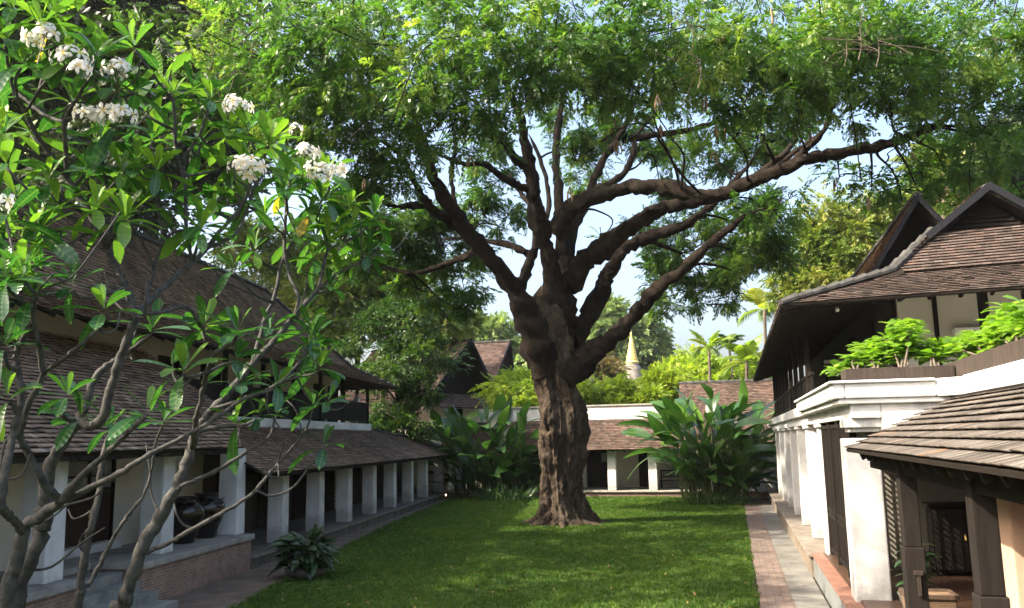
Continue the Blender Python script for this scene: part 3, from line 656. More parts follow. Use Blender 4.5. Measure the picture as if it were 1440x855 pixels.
def limb_to(mb, skel, c, rg, r0=.07, sag=.12, n=6, seed=0):
    """a bough from the nearest lower skeleton point out to c"""
    d = np.linalg.norm(skel[:, :3]-c, axis=1)+np.maximum(0, skel[:, 2]-c[2])*.8
    j = int(np.argmin(d)); a = skel[j, :3]; mid = (a+c)/2+rg.normal(size=3)*.1*np.linalg.norm(c-a)+np.array([0,0,sag*np.linalg.norm(c-a)])
    P = spline([a, (a*.6+mid*.4)+rg.normal(size=3)*.08, mid, c], 5); R = np.linspace(min(r0, skel[j, 3]*.75), .02, len(P))
    mb.tube(P, R, n, False, tone=.5); return np.column_stack([P, R])

BARK = None
m, nt_, b_ = mat('gnarled_bark')
f = noise(nt_, 2.0, 10, .72, (2.4, 2.4, .8)); f2 = noise(nt_, 9, 8, .75, (2.2, 2.2, .7)); f3 = noise(nt_, .8, 4, .6)
c_ = ramp(nt_, f, [(.3, (.018,.014,.010)), (.52, (.080,.058,.041)), (.78, (.18,.135,.097))])
c_ = mixc(nt_, ramp(nt_, f3, [(.5, (0,0,0)), (.75, (.35,)*3)]), c_, (.13,.12,.085))
nt_.links.new(c_, b_.inputs['Base Color']); b_.inputs['Roughness'].default_value = .92; b_.inputs['Specular IOR Level'].default_value = .15
tc_ = N(nt_, 'ShaderNodeTexCoord'); mp_ = N(nt_, 'ShaderNodeMapping'); mp_.inputs['Scale'].default_value = (4.2, 4.2, .8); nt_.links.new(tc_.outputs['Object'], mp_.inputs[0])
nz_ = N(nt_, 'ShaderNodeTexNoise', Scale=2.0, Detail=4); nt_.links.new(mp_.outputs[0], nz_.inputs['Vector'])
mv_ = N(nt_, 'ShaderNodeMix', data_type='RGBA'); mv_.inputs[0].default_value = .25; nt_.links.new(mp_.outputs[0], mv_.inputs[6]); nt_.links.new(nz_.outputs['Color'], mv_.inputs[7])
vo_ = N(nt_, 'ShaderNodeTexVoronoi', feature='DISTANCE_TO_EDGE', Scale=1.6); nt_.links.new(mv_.outputs[2], vo_.inputs['Vector'])
cr_ = ramp(nt_, vo_.outputs['Distance'], [(.0, (0,0,0)), (.16, (1,1,1))]); mx2_ = ramp(nt_, vo_.outputs['Distance'], [(.0, (.55,)*3), (.10, (0,0,0))])
c2_ = mixc(nt_, mx2_, c_, (.022,.016,.012)); nt_.links.new(c2_, b_.inputs['Base Color'])
ad = N(nt_, 'ShaderNodeMath', operation='MULTIPLY_ADD'); nt_.links.new(f2, ad.inputs[0]); ad.inputs[1].default_value = .6; nt_.links.new(f, ad.inputs[2])
ae = N(nt_, 'ShaderNodeMath', operation='MULTIPLY_ADD'); nt_.links.new(cr_, ae.inputs[0]); ae.inputs[1].default_value = .22; nt_.links.new(ad.outputs[0], ae.inputs[2])
bump(nt_, b_, ae.outputs[0], 1.0, .11); BARK = m
LIMBM = simple('dark_shade_toned_bark', (.007,.0055,.0045), (.036,.027,.020), 2.2, .92, 1.0, .09, (2,2,1.2), .1)  # darker than the trunk bark: crown shade put into the limb colour
TWIG = simple('twig_bark', (.06,.045,.034), (.15,.12,.09), 5, .9, .4, .01)
GREYBARK = simple('smooth_grey_bark', (.022,.021,.019), (.095,.091,.082), 16, .8, .8, .012, None, .25)

# ------------------------------------------------------------------ the great tree on the lawn
TB = gz(790, 736); TD = depth_of(TB)
GT = thing('spreading_tree', 'huge old spreading tree with gnarled fluted trunk standing alone on the lawn', 'tree', tuple(TB))
to = off(GT)
# trunk: lofted, fluted, flaring at the foot
levels = [(735, 757, 843), (722, 758, 830), (700, 759, 822), (670, 759, 816), (640, 757, 822), (610, 756, 827), (585, 756, 827), (560, 755, 822), (535, 752, 812), (510, 751, 811), (485, 748, 811), (462, 741, 806), (442, 737, 799), (424, 744, 786), (410, 752, 777), (399, 760, 769)]
cent, rads = [], []
for y, xl, xr in levels:
    p, q = at(xl, y, TD), at(xr, y, TD); cent.append((p+q)/2); rads.append(np.linalg.norm(q-p)/2*(.93 if y > 560 else .86))
cent[0] = cent[0]*1.0; cent = np.array(cent); cent[:, 2] -= cent[0, 2]+.06
pr = spline(np.column_stack([cent, rads]), 14); nA = 200; ang = np.arange(nA)*2*math.pi/nA
rgB = np.random.default_rng(21); V = []
for i, (x, y, z, r) in enumerate(pr):
    t = z/8.5; fl = math.exp(-z/.55)
    rr = 1+.085*np.sin(3*ang+.5*z+.4+.5*np.sin(z*1.3))+.075*np.sin(5*ang-.45*z+1.3+.6*np.sin(z*.9+1))+.06*np.sin(8*ang+.8*z+.5*np.sin(z*2.1))+.035*np.sin(13*ang-1.1*z+.8*np.sin(z*1.7))+.02*np.sin(21*ang+1.7*z)
    rr += fl*(.16*np.maximum(0, np.sin(5*ang+.6))+.12*np.maximum(0, np.sin(7*ang+2)))
    for (a0, z0, sa, sz, h) in ((4.1,4.3,.28,.45,.18),(4.55,3.1,.2,.5,.13),(5.3,5.6,.3,.8,.12),(3.5,6.6,.3,.6,.15),(5.9,2.2,.3,.9,.10),(4.9,1.4,.25,.7,.10),(4.3,3.75,.12,.16,-.22),(4.2,2.6,.16,.22,.13),(4.9,3.6,.14,.3,.12),(5.2,2.7,.14,.22,.11),(4.45,5.0,.15,.3,.14),(3.9,1.6,.2,.3,.1),(4.7,.9,.18,.35,.12),(5.35,6.6,.2,.35,.13),(4.0,5.9,.2,.4,.14),(4.6,7.2,.2,.3,.12),(4.75,6.0,.16,.5,-.12),(5.5,4.2,.12,1.2,-.13)):
        da = (ang-a0+math.pi) % (2*math.pi)-math.pi; rr += h*np.exp(-(da/sa)**2-((z-z0)/sz)**2)
    rr += .016*np.sin(34*ang+2.3*np.sin(z*.8)+z*.6)+.012*np.sin(47*ang-1.9*np.sin(z*1.1)); rr *= 1+.010*rgB.normal(size=nA)
    V.append(np.column_stack([x+np.cos(ang)*r*rr, y+np.sin(ang)*r*rr*.95, np.full(nA, z)]))
V = np.concatenate(V); k = np.arange(nA); F = np.concatenate([np.stack([i*nA+k, i*nA+(k+1) % nA, (i+1)*nA+(k+1) % nA, (i+1)*nA+k], 1) for i in range(len(pr)-1)])
V = knobbly(V, np.repeat(pr[:, :3], nA, 0), .16, 1.5)
trunk = np_mesh('trunk', V-to, F, BARK, GT, smooth=True)
# limbs: photo pixel, depth offset from the trunk (m, minus = towards the viewer), width in pixels
LIMBS = [
 [(775,520,.0,60),(755,470,-.2,58),(735,432,-.4,50),(712,390,-.7,36),(668,338,-1.4,31),(640,300,-2,28),(610,250,-2.6,22),(600,215,-3.2,19),(585,170,-4,15),(555,110,-5,11),(520,60,-6,7)],
 [(690,362,-1,24),(650,322,-1.2,24),(615,300,-1.6,20),(595,280,-2.2,17),(583,255,-2.8,14),(560,215,-4,10),(520,190,-5,6)],
 [(603,290,-1.8,13),(578,289,-2.2,12),(558,291,-2.4,10),(520,278,-3,8),(470,262,-3.6,5)],
 [(676,346,-.6,12),(655,360,.6,11),(615,376,1.4,10),(582,384,1.8,9),(548,378,2.2,7),(505,372,2.6,4)],
 [(728,412,.2,20),(740,380,.4,17),(752,345,.8,15),(757,300,1.5,13),(735,275,2.5,10),(715,240,4,7)],
 [(742,356,.8,13),(715,343,1.6,12),(690,340,2.4,10),(655,334,3.2,7),(620,338,4,4)],
 [(785,470,0,54),(783,430,.0,46),(776,385,-.2,38),(765,340,-.4,33),(755,300,-.6,30),(750,262,-.9,28),(748,238,-1.1,24),(737,195,-1.6,18),(731,160,-2.2,15),(713,120,-3,13),(708,80,-4,10),(690,30,-5,7)],
 [(752,268,-.8,16),(733,262,-1,15),(704,247,-1.6,13),(680,230,-2.2,12),(650,230,-3,9),(610,215,-4,6)],
 [(749,236,-1,22),(728,226,-1.3,18),(712,205,-2,12),(690,170,-3,8)],
 [(792,440,.3,34),(792,390,.6,28),(791,330,1.1,24),(787,285,1.5,20),(782,235,2.1,17),(785,180,3,13),(795,110,4,9)],
 [(795,400,.8,26),(803,330,1.6,20),(820,295,2.2,18),(832,262,2.8,17),(850,222,3.2,15),(872,190,3.8,12),(890,150,4.6,9),(905,90,5.6,6)],
 [(838,268,2.6,15),(860,258,2.6,14),(880,240,2.8,12),(891,215,3.2,11),(896,190,3.8,8),(930,150,4.8,5)],
 [(782,330,-.5,34),(800,296,-.7,32),(835,276,-1.2,30),(880,265,-1.8,29),(925,262,-2.4,30),(970,272,-2.9,29),(1005,275,-3.3,29),(1045,260,-3.8,26),(1090,242,-4.3,25),(1130,226,-4.8,24),(1175,217,-5.2,22),(1225,208,-5.6,21),(1270,196,-6,20),(1310,178,-6.3,17),(1345,158,-6.6,11),(1390,130,-7,6)],
 [(1085,246,-4.2,17),(1110,232,-4.3,14),(1135,208,-4.4,13),(1158,184,-4.7,11),(1170,150,-5.2,8),(1185,110,-6,5)],
 [(1045,262,-3.7,15),(1090,228,-4.2,13),(1112,206,-4,10),(1120,190,-3.6,8),(1135,160,-3.4,5)],
 [(800,405,.2,40),(822,368,.0,38),(850,345,-.2,36),(885,322,-.5,34),(915,300,-.9,30),(945,288,-1.3,26),(985,284,-1.7,22),(1030,268,-2.1,17),(1080,240,-2.2,13),(1130,205,-2.2,9),(1180,165,-2.4,5)],
 [(806,480,.4,34),(830,440,.8,32),(848,402,1.1,30),(858,380,1.2,27),(872,356,1.3,25),(900,338,1.3,25),(940,325,1.2,22),(975,308,1,18),(1010,280,.6,13),(1050,235,.2,9),(1080,190,0,5)],
 [(806,530,-.3,44),(825,502,-.6,40),(850,482,-.9,35),(880,456,-1.4,32),(905,428,-1.8,29),(928,404,-2.2,26),(955,384,-2.6,23),(985,356,-3,20),(1020,325,-3.4,15),(1055,300,-3.8,10),(1090,290,-4.1,6)],
 [(880,196,3.6,12),(905,192,3.8,11),(935,188,4,12),(970,182,4.2,11),(1010,172,4.4,9),(1060,166,4.6,8),(1100,150,4.8,5)],
 [(955,384,-2.5,9),(975,372,-2.2,7),(1000,372,-1.8,5),(1030,380,-1.4,3)],
 [(900,330,1.4,8),(930,345,2,6),(958,356,2.6,4)],
 [(600,222,-3.1,10),(570,180,-3.6,8),(520,150,-4.5,7),(460,120,-5.5,6),(400,100,-6,5)],
 [(640,296,-2,9),(635,250,-1.2,8),(640,200,-.6,6),(630,150,0,5)],
 [(757,330,.5,12),(772,290,2.4,10),(765,240,4,8),(745,190,5.5,6)],
]
skel = []
for i, L in enumerate(LIMBS):
    P = [np.append(at(x, y, TD+dz), w*(.70+.22*max(0, 1-k_/2.5))/FPX*(TD+dz)/2) for k_, (x, y, dz, w) in enumerate(L)]
    S = spline(P, 6); S[:, :3] += np.random.default_rng(i).normal(size=(len(S), 3))*np.minimum(.05, S[:, 3:4]*.15)
    kk = np.arange(len(S))/len(S); S[:, 3] = np.maximum(S[:, 3]*np.clip((1-kk)/.14, .12, 1), .015)*(1+.07*np.random.default_rng(i+50).normal(size=len(S)))
    skel.append(S); big = S[0, 3] > .35
    V, F = tube_arrays(S[:, :3], S[:, 3], 22 if big else 14, .07, i); V = knobbly(V, np.repeat(S[:, :3], 22 if big else 14, 0), .30, 2.2)
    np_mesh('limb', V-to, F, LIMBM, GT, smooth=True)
# surface roots running out from the foot
for a, L_, r_ in ((.15,1.5,.20),(1.0,1.2,.16),(2.3,1.3,.17),(3.3,1.1,.2),(4.2,1.0,.17),(4.9,1.3,.2),(5.6,1.5,.18)):
    c_ = TB+np.array([0, 0, 0]); dirv = np.array([math.cos(a), math.sin(a), 0]); sd = np.array([-dirv[1], dirv[0], 0]); k_ = math.sin(a*7)*.25
    P = spline([c_+dirv*.75+[0, 0, .45], c_+dirv*1.05+sd*k_*.3+[0, 0, .12], c_+dirv*(1.05+L_*.5)+sd*k_+[0, 0, .0], c_+dirv*(1.05+L_)+sd*k_*1.8+[0, 0, -.14]], 6)
    V, F = tube_arrays(P, np.linspace(r_*1.3, .05, len(P)), 14, .08, int(a*10)); V = knobbly(V, np.repeat(P, 14, 0), .3, 2.5); np_mesh('root', V-to, F, BARK, GT, smooth=True)
skel = np.concatenate([s[int(len(s)*.25):] for s in skel])
FRONT = [(560,60,-8,3.2),(480,90,-7,3),(640,90,-8.5,2.8),(700,45,-9.5,2.8),(780,60,-10,2.8),(860,50,-9.5,2.8),(940,55,-9,2.8),(1020,55,-9,2.8),(1100,65,-9,2.8),(1180,65,-8.5,3),(1260,60,-8,3),(1340,70,-7,3),(1420,80,-6,3),
 (525,150,-6,2.4),(500,200,-5,2),(575,175,-6.5,2.1),(640,145,-7.5,2),(692,128,-8.5,1.8),(862,92,-8,2.0),(925,115,-7.5,2.1),(1000,95,-7.5,2.2),(1062,120,-7,1.9),(1130,100,-7.5,2.2),(1190,128,-7.5,2.0),(1250,128,-7.2,2.0),(1320,112,-7,2.0),(1385,175,-6.5,2.4),(1225,258,-5,1.1),(1265,258,-5.2,1.1),(1330,235,-4.6,1.5),(1400,250,-5,2),
 (765,112,-9,1.3),(806,110,-8.5,1.1),(545,225,-5,1.7),(505,245,-4.6,1.5),(440,120,-5.5,2.4),(400,150,-4.5,2.2),(340,110,-3.5,2.5),(450,35,-7.5,2.8),(380,40,-6,2.6),(300,60,-4,2.6),(760,110,-9.5,1.8),(1120,165,-6.6,1.5),(640,225,-6,.8),(660,188,-7,1.0),(700,195,-8,.9),(808,222,-8.6,.7),(560,235,-5,1.2),(530,255,-4.6,1.1),(505,270,-4.2,1.0),(900,160,-7.5,.9),(1010,165,-6.8,.9),(1075,185,-6,1.0),(1180,245,-4.6,.8),(1290,262,-5.6,.9),(1090,292,-4,1.2),(1055,300,-3.6,1.1),(1110,275,-4.2,.8),(1400,290,-4,1.1),(1350,285,-4,.8)]
BACK = [(600,335,6,1.9),(640,385,7,1.9),(578,385,6.5,1.8),(560,345,6,1.7),(620,300,6,1.5),(690,290,6,1.5),(660,350,6.5,1.4),(830,235,7,1.6),(846,335,8,1.0),(930,215,6,1.7),(955,345,4,1.9),(1010,320,3.5,2.1),(1055,355,3,1.8),(935,395,4.5,1.5),(990,395,3.6,1.4),(905,318,5,1.0),(1075,310,2,1.6),(1010,225,2.5,1.7),(1065,195,1.5,1.5),(655,418,7,1.0),(450,250,2,2),(490,300,3,1.6),(530,330,4.5,1.6),(880,170,6,2),(820,180,6,1.8),(680,210,5,2),(1025,390,3,1.1),(715,320,6,1.0),(960,300,5,1.1),(540,300,3,1.2),(930,265,6,1.0),(690,260,5,1.3),(1100,180,2,1.7),(1075,285,1,1.2),(590,300,5.5,1.3),(520,365,5,1.3),(560,400,6,1.2),(610,410,6.5,1.3),(640,430,7,.9),(500,345,4,1.3),(940,430,4,.9),(980,425,3.6,.9),(1030,420,3,.9),(1075,330,2.4,1.3),(1090,360,2.4,.9),(920,370,4.4,1.1)]
TOP = []
rgC = np.random.default_rng(5)
for x in range(230, 1480, 92):
    for y in (-170, -85, 0, 75):
        TOP.append((x+rgC.uniform(-40, 40), y+rgC.uniform(-30, 30), rgC.uniform(-4, 7), rgC.uniform(2.4, 3.3)))
cl = []
for f_, lst in ((.72, FRONT), (1.35, BACK), (.16, TOP)):
    for x, y, dz, r in lst: cl.append((*at(x, y, TD+dz), r*rgC.uniform(.82, 1.1), f_*rgC.uniform(.5, 1.3)*(.62 if lst is FRONT and y > 105 and 560 < x < 1200 else 1)))
rgF = np.random.default_rng(77)
mb = MB(); extra = []
for c in cl:
    c_ = np.array(c[:3])
    s = limb_to(mb, skel, c_+np.array([0, 0, -.1]), rgF, .06, .04, 6); extra.append(s[6:])
    for q in range(5):
        limb_to(mb, s[5:], c_+rgF.normal(size=3)*c[3]*.5, rgF, .028, .05, 4)
mb.v = [tuple(np.array(p)-to) for p in mb.v]
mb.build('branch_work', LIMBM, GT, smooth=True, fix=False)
TAMA = leafmat('feathery_leaf', (.028,.072,.012), (.064,.142,.022), (.21,.265,.045), .46, .38, .45, glow=1.7)
foliage(GT, cl, 92, SP_FINE, TAMA, rgF, .87, sub=13, sig=.24)
# long brown seed pods hanging from the front of the crown
PODM = simple('dry_pod', (.14,.09,.05), (.30,.21,.13), 8, .8, 0)
for i in range(34):
    mb = MB(); c = cl[rgF.integers(0, len(FRONT))]; p = np.array(c[:3])+rgF.normal(size=3)*c[3]*.5; p[2] -= c[3]*.35
    for q in range(3):
        h = rgF.uniform(.3, .55); a = rgF.normal(size=2)*.05
        mb.tube([p, p+[a[0], a[1], -h*.4], p+[a[0]*1.3, a[1]*1.4, -h*.75], p+[a[0], a[1]*2, -h]], [.008, .028, .03, .012], 5)
    mb.v = [tuple(np.array(p)-to) for p in mb.v]; mb.build('seed_pod', PODM, GT, smooth=True, fix=False)
# bare grey twigs standing out of the crown
TW_ = None
for (x, y, dz) in ((300,70,-5),(330,95,-5),(280,40,-4),(355,60,-6),(310,130,-4),(1210,50,-10),(1235,60,-10),(1190,60,-9.5),(1400,60,-7),(985,90,-10),(975,40,-10),(250,90,-3)):
    a0 = at(x, y, TD+dz-1.2); mb = MB(); mb.tube(spline([a0-[.1,0,.7], a0-[0,0,.3], a0+[0,0,.15]], 4), np.linspace(.02,.01,9), 5, False)
    for q in range(5):
        d = rgF.normal(size=3)*[.7, .4, .5]+[0, 0, .25]; a = a0+[0,0,rgF.uniform(-.3,.1)]
        P = spline([a, a+d*.5+rgF.normal(size=3)*.05, a+d+rgF.normal(size=3)*.08], 4); mb.tube(P, np.linspace(.012, .004, len(P)), 4, False)
        for w_ in range(2): b = P[3+w_*2]; e = d*.35+rgF.normal(size=3)*.22; mb.tube([b, b+e*.6, b+e], [.006, .005, .003], 4, False)
    mb.v = [tuple(np.array(p)-to) for p in mb.v]
    mb.build('bare_twig_spray', TWIG, GT, smooth=True, fix=False)

# ------------------------------------------------------------------ other trees
def tree(name, label, base, clumps, dens, temps, m, cat='tree', group=None, trunk_r=.25, bark=None, seed=1, tb=0.0, scale=1.0, lean=None, sub=8, sig=.42):
    t = thing(name, label, cat, tuple(base), 0, group); rg = np.random.default_rng(seed); o = off(t); b = np.array(base, float)
    cc = np.array([c[:3] for c in clumps]); top = cc.mean(0); top[2] = cc[:, 2].min()*.5+cc[:, 2].mean()*.5
    S = spline([b-[0,0,.1], b*.6+top*.4+rg.normal(size=3)*.25*[1,1,0]-[0,0,.0], top], 7)
    R = np.linspace(trunk_r, trunk_r*.4, len(S)); R[0] *= 1.4
    mb = MB(); mb.tube(S, R, 12, True, wob=.05, seed=seed); sk = np.column_stack([S, R])[5:]
    for c in clumps: s = limb_to(mb, sk, np.array(c[:3]), rg, trunk_r*.45, .05, 6)
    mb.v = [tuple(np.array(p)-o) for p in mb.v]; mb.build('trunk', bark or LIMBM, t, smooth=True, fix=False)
    foliage(t, clumps, dens, temps, m, rg, scale, tb=tb, sub=sub, sig=sig); return t
def px_clumps(lst, D): return [(*at(x, y, D+dz), r) for x, y, dz, r in lst]
MANGO = leafmat('glossy_dark_leaf', (.015,.040,.008), (.034,.078,.012), (.095,.14,.022), .28, .4, .3)
LIME = leafmat('yellow_green_leaf', (.10,.16,.015), (.20,.27,.025), (.34,.36,.05), .45, .45, .3, glow=1.7)
LONG = leafmat('warm_green_leaf', (.055,.10,.015), (.12,.165,.028), (.30,.29,.07), .35, .4, .4)
DUSK = leafmat('shade_tree_leaf', (.010,.022,.008), (.022,.042,.012), (.042,.062,.016), .2, .45, .3)
HAZY = leafmat('haze_toned_far_leaf', (.09,.14,.05), (.14,.20,.07), (.20,.25,.09), .35, .6, .2)  # leaf colour paled: distance haze put into the colour

b = lw(-5.0, 55.5, 0); b[2] = 0
tree('leafy_tree', 'dense dark glossy-leaved tree rising above the low roof beside the balcony', gz(592, 668), px_clumps([(570,470,0,2.2),(530,480,1,2.2),(600,500,-1,1.8),(560,520,-1.5,2.0),(510,520,.5,1.7),(602,548,-1.5,1.4),(580,565,-2,1.5),(545,585,-2,1.5),(592,590,-2,1.1),(560,610,-2.5,1.0),(520,600,-1.5,1.1),(540,440,1,1.6),(590,440,1,1.6)], 52), 190, SP_BROAD, MANGO, trunk_r=.3, seed=3, scale=.8)
tree('leafy_tree', 'sunlit yellow-green tree behind the left building\'s ridge, left of the dark glossy tree', at(500,640,66)*[1,1,0], px_clumps([(450,410,0,3.2),(500,420,0,3),(540,430,-1,2.6),(480,470,-1,2.6),(560,400,0,2.2),(400,390,2,3),(620,460,0,2.2),(650,455,0,1.5),(600,430,0,2.2),(350,350,4,3),(440,360,3,3),(510,375,2,2.4)], 64), 80, SP_BROAD, LONG, trunk_r=.4, seed=4, scale=1.5)
tree('leafy_tree', 'tall dark tree behind the white-flowered shrub, filling the top left corner', at(60,640,61)*[1,1,0], [(p_[0],p_[1],p_[2],p_[3]*1.7) for p_ in px_clumps([(40,60,0,4),(130,20,0,4),(200,70,1,3.6),(100,150,-1,3.4),(30,200,-1,3.2),(180,190,0,3),(250,130,2,3),(110,260,-1,2.6),(30,310,-1,2.6),(290,20,2,3.4),(-60,100,0,4),(-60,250,0,3.5),(170,290,0,2),(240,230,2,2.2),(20,-60,-2,4),(330,170,4,2.6),(300,230,4,2),(-140,0,-2,4.5),(-160,180,-1,4),(-260,60,-4,4.5),(-330,160,-6,4),(-260,-60,-3,4)], 60)], 40, SP_BROAD, DUSK, trunk_r=.7, seed=5, scale=2.1)
tree('leafy_tree', 'warm green bushy tree with pale young leaves behind the gabled roof at right', at(1190,600,52)*[1,1,0], px_clumps([(1180,330,0,2.6),(1150,360,0,2.3),(1225,330,1,2.6),(1200,390,0,2.4),(1130,395,0,1.6),(1240,380,1,2),(1160,310,1,1.8),(1260,310,2,2.2),(1290,290,3,2.4),(1215,300,2,1.8),(1120,410,0,1.3),(1340,280,4,2.6),(1160,410,0,1.7)], 52), 170, SP_BROAD, LONG, trunk_r=.35, seed=6, tb=.1)
tree('leafy_tree', 'dark green tree standing above the gabled roof at the right edge', at(1430,600,58)*[1,1,0], px_clumps([(1400,240,0,3.6),(1440,200,0,4),(1360,260,1,3),(1480,260,0,4),(1420,300,0,3),(1500,160,0,4),(1370,200,2,2.6)], 58), 90, SP_BROAD, DUSK, trunk_r=.5, seed=8, scale=1.4)
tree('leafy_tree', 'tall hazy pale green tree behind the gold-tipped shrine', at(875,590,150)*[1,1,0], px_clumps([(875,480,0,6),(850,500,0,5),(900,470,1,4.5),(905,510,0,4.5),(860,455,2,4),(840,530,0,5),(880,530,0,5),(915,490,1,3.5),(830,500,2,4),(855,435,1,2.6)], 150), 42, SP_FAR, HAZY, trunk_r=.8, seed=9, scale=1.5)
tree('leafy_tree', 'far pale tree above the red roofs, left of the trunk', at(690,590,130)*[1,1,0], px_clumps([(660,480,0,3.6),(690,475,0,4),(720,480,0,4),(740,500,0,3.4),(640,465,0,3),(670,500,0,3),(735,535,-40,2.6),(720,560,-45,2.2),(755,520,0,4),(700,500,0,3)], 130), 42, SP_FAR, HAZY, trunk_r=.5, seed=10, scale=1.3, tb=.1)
tree('leafy_tree', 'bright yellow-green bushy tree right of the gold-tipped shrine', at(985,600,85)*[1,1,0], px_clumps([(955,535,0,2.4),(985,530,0,2.6),(1015,532,0,2.4),(1045,535,0,2.6),(935,550,-2,1.8),(970,548,-3,2.4),(1010,545,-3,2.4),(965,512,2,1.7),(1060,540,-4,2.2),(985,508,3,1.6)], 85), 75, SP_BROAD, LIME, trunk_r=.4, seed=11, scale=1.9)
tree('leafy_tree', 'russet and green bushy tree at the left foot of the gold-tipped shrine', at(845,600,95)*[1,1,0], px_clumps([(845,530,0,2),(860,524,1,1.6),(835,535,0,2.4),(825,515,1,2.2),(870,545,-2,1.2),(842,512,2,1.6)], 95), 80, SP_BROAD, leafmat('russet_leaf', (.06,.075,.02), (.14,.10,.035), (.21,.13,.05), .35, .5, .3), trunk_r=.3, seed=12, scale=1.7)
tree('leafy_tree', 'unseen dark leafy tree beside the viewer, added to shade the porch and low stems', np.array([-14.2,1.5,0]), [(-13.2,.6,9.6,2.0),(-12.2,-.5,9.2,1.4),(-10.7,8.1,14.6,1.5),(-12.8,6.2,14.2,1.7),(-14.5,7.5,14.8,2.0)], 34, SP_BROAD, DUSK, trunk_r=.4, seed=15, scale=1.25)  # unseen tree; clumps placed for the shade they cast on porch and stems
tree('leafy_tree', 'mostly unseen broad dark tree behind the left building, added to shade the lawn', np.array([-21.5,9.5,0]), [(-22,8,14,2.4),(-19,10,13.5,2.1),(-17,13,14.6,2.1),(-21,15,14,2.3),(-24,12,15,2.6),(-17,8.8,13,1.8),(-19.5,18,15,2.2),(-26,17,15,2.4),(-22.5,20,15.5,2.3),(-15.5,10.6,15.2,1.6),(-18.3,15.5,14.5,1.5),(-23,17,14.5,1.8),(-22.3,21.0,14.5,1.9),(-19.3,19.8,14.8,1.7),(-18.3,24.2,14.6,1.8),(-17,16.2,15,1.5),(-20.5,17.2,15.4,1.6),(-16.6,21.4,15,1.6),(-22.8,25.5,14.2,2.0)], 40, SP_BROAD, DUSK, trunk_r=.5, seed=16, scale=1.25)  # mostly out of view; crown clumps added and spaced to dapple the lawn
# clipped hedge-like bushes on the roof terrace behind the parapet
for i, (x, y, D, r, lab) in enumerate(((720,545,60,1.5,'lime green bush behind the parapet, between the red roofs and the trunk'),(745,556,57,1.3,'small lime green bush pressed against the left side of the trunk above the parapet'),(838,558,60,1.3,'lime green bush above the parapet just right of the trunk'),(868,558,61,1.3,'lime green bush above the parapet, second from the trunk'),(905,562,60,1.2,'lime green bush on the parapet right below the gold-tipped shrine'),(935,546,61,1.5,'tall lime green bush at the right end of the parapet'))):
    c = at(x, y, D); bb = c.copy(); bb[2] = 4.6
    tree('terrace_bush', lab, bb, [(*c, r), (*(c+[.9,.3,-.4]), r*.8), (*(c+[-.9,.4,-.5]), r*.8), (*(c+[0,.2,.6]), r*.6)], 230, SP_SMALL, LIME, 'bush', 'bushes along the rear parapet', .06, TWIG, 30+i, scale=1.6, sub=7)
# climbing shrub on the roof below the glossy tree
c = at(548, 580, 47); 
# ------------------------------------------------------------------ palms
PALMM = leafmat('palm_frond_leaf', (.10,.17,.02), (.18,.26,.03), (.36,.36,.07), .42, .4, .4, glow=1.7)
def palm(label, top, base, n, L, seed, m=None, dead=0, tr=.14):
    rg = np.random.default_rng(seed); t = thing('palm_tree', label, 'palm', tuple(base)); o = off(t); top = np.array(top)
    mb = MB(); P = spline([np.array(base)-[0,0,.1], (np.array(base)+top)/2+rg.normal(size=3)*.2, top], 8); mb.tube(P-o, np.linspace(tr*1.3, tr*.8, len(P)), 10)
    mb.build('trunk', TWIG, t, smooth=True)
    V, F, T = [], [], []
    def frond(az, el, L, tone_, dr):
        d = np.array([math.cos(az)*math.cos(el), math.sin(az)*math.cos(el), math.sin(el)]); pts = [top.copy()]; v = d.copy(); k = 16
        for i in range(k): v = v-np.array([0,0,dr*(.4+i/k)/k*2]); v /= np.linalg.norm(v); pts.append(pts[-1]+v*L/k)
        pts = np.array(pts); sid = np.cross(d, [0,0,1.]); sid /= np.linalg.norm(sid)+1e-6
        for i in range(2, k+1):
            for q in (0, .5):
                a = pts[i]*(1-q)+pts[i-1]*q; tg = pts[i]-pts[i-1]; tg /= np.linalg.norm(tg)
                ll = L*.30*math.sin(math.pi*min(.98, (i-q)/k*.85+.12))
                for s in (-1, 1):
                    dd = sid*s*.8+tg*.55+np.array([0,0,-.18])+rg.normal(size=3)*.09; dd /= np.linalg.norm(dd); w = tg*.045*L/2
                    o_ = len(V); V.extend([a-w*.6, a+w*.6, a+dd*ll*.5+w*.8+[0,0,.01], a+dd*ll+[0,0,-ll*.22]]); F.append((o_, o_+1, o_+2, o_+3)); T.extend([tone_]*4)
        for i in range(k):
            a, b_ = pts[i], pts[i+1]; o_ = len(V); w = sid*.02; V.extend([a-w, a+w, b_+w, b_-w]); F.append((o_, o_+1, o_+2, o_+3)); T.extend([tone_]*4)
    for i in range(n): frond(i*2.4+rg.random(), rg.uniform(-.1, 1.25), L*rg.uniform(.8, 1.1), float(np.clip(rg.normal(.5, .2), 0, 1)), rg.uniform(.5, 1.1))
    np_mesh('fronds', np.array(V)-o, np.array(F), m or PALMM, t, np.array(T))
    if dead:
        V.clear(); F.clear(); T.clear()
        for i in range(dead): frond(rg.random()*6.28, rg.uniform(-.9, -.5), L*.8, .5, 1.6)
        np_mesh('dead_fronds', np.array(V)-o, np.array(F), simple('dry_frond', (.22,.15,.07), (.38,.28,.15), 5, .8, 0), t, np.array(T))
palm('feathery palm beside the dark eave of the right building, tallest of the palms', at(1075,435,64), at(1075,600,64)*[1,1,0], 17, 2.8, 1)
palm('slim yellowish palm left of the tallest palm, above the tiled end roof', at(997,488,72), at(997,600,72)*[1,1,0], 13, 2.2, 2)
palm('small dark green palm between the two taller palms', at(1025,484,80), at(1025,600,80)*[1,1,0], 13, 2.3, 3, MANGO)
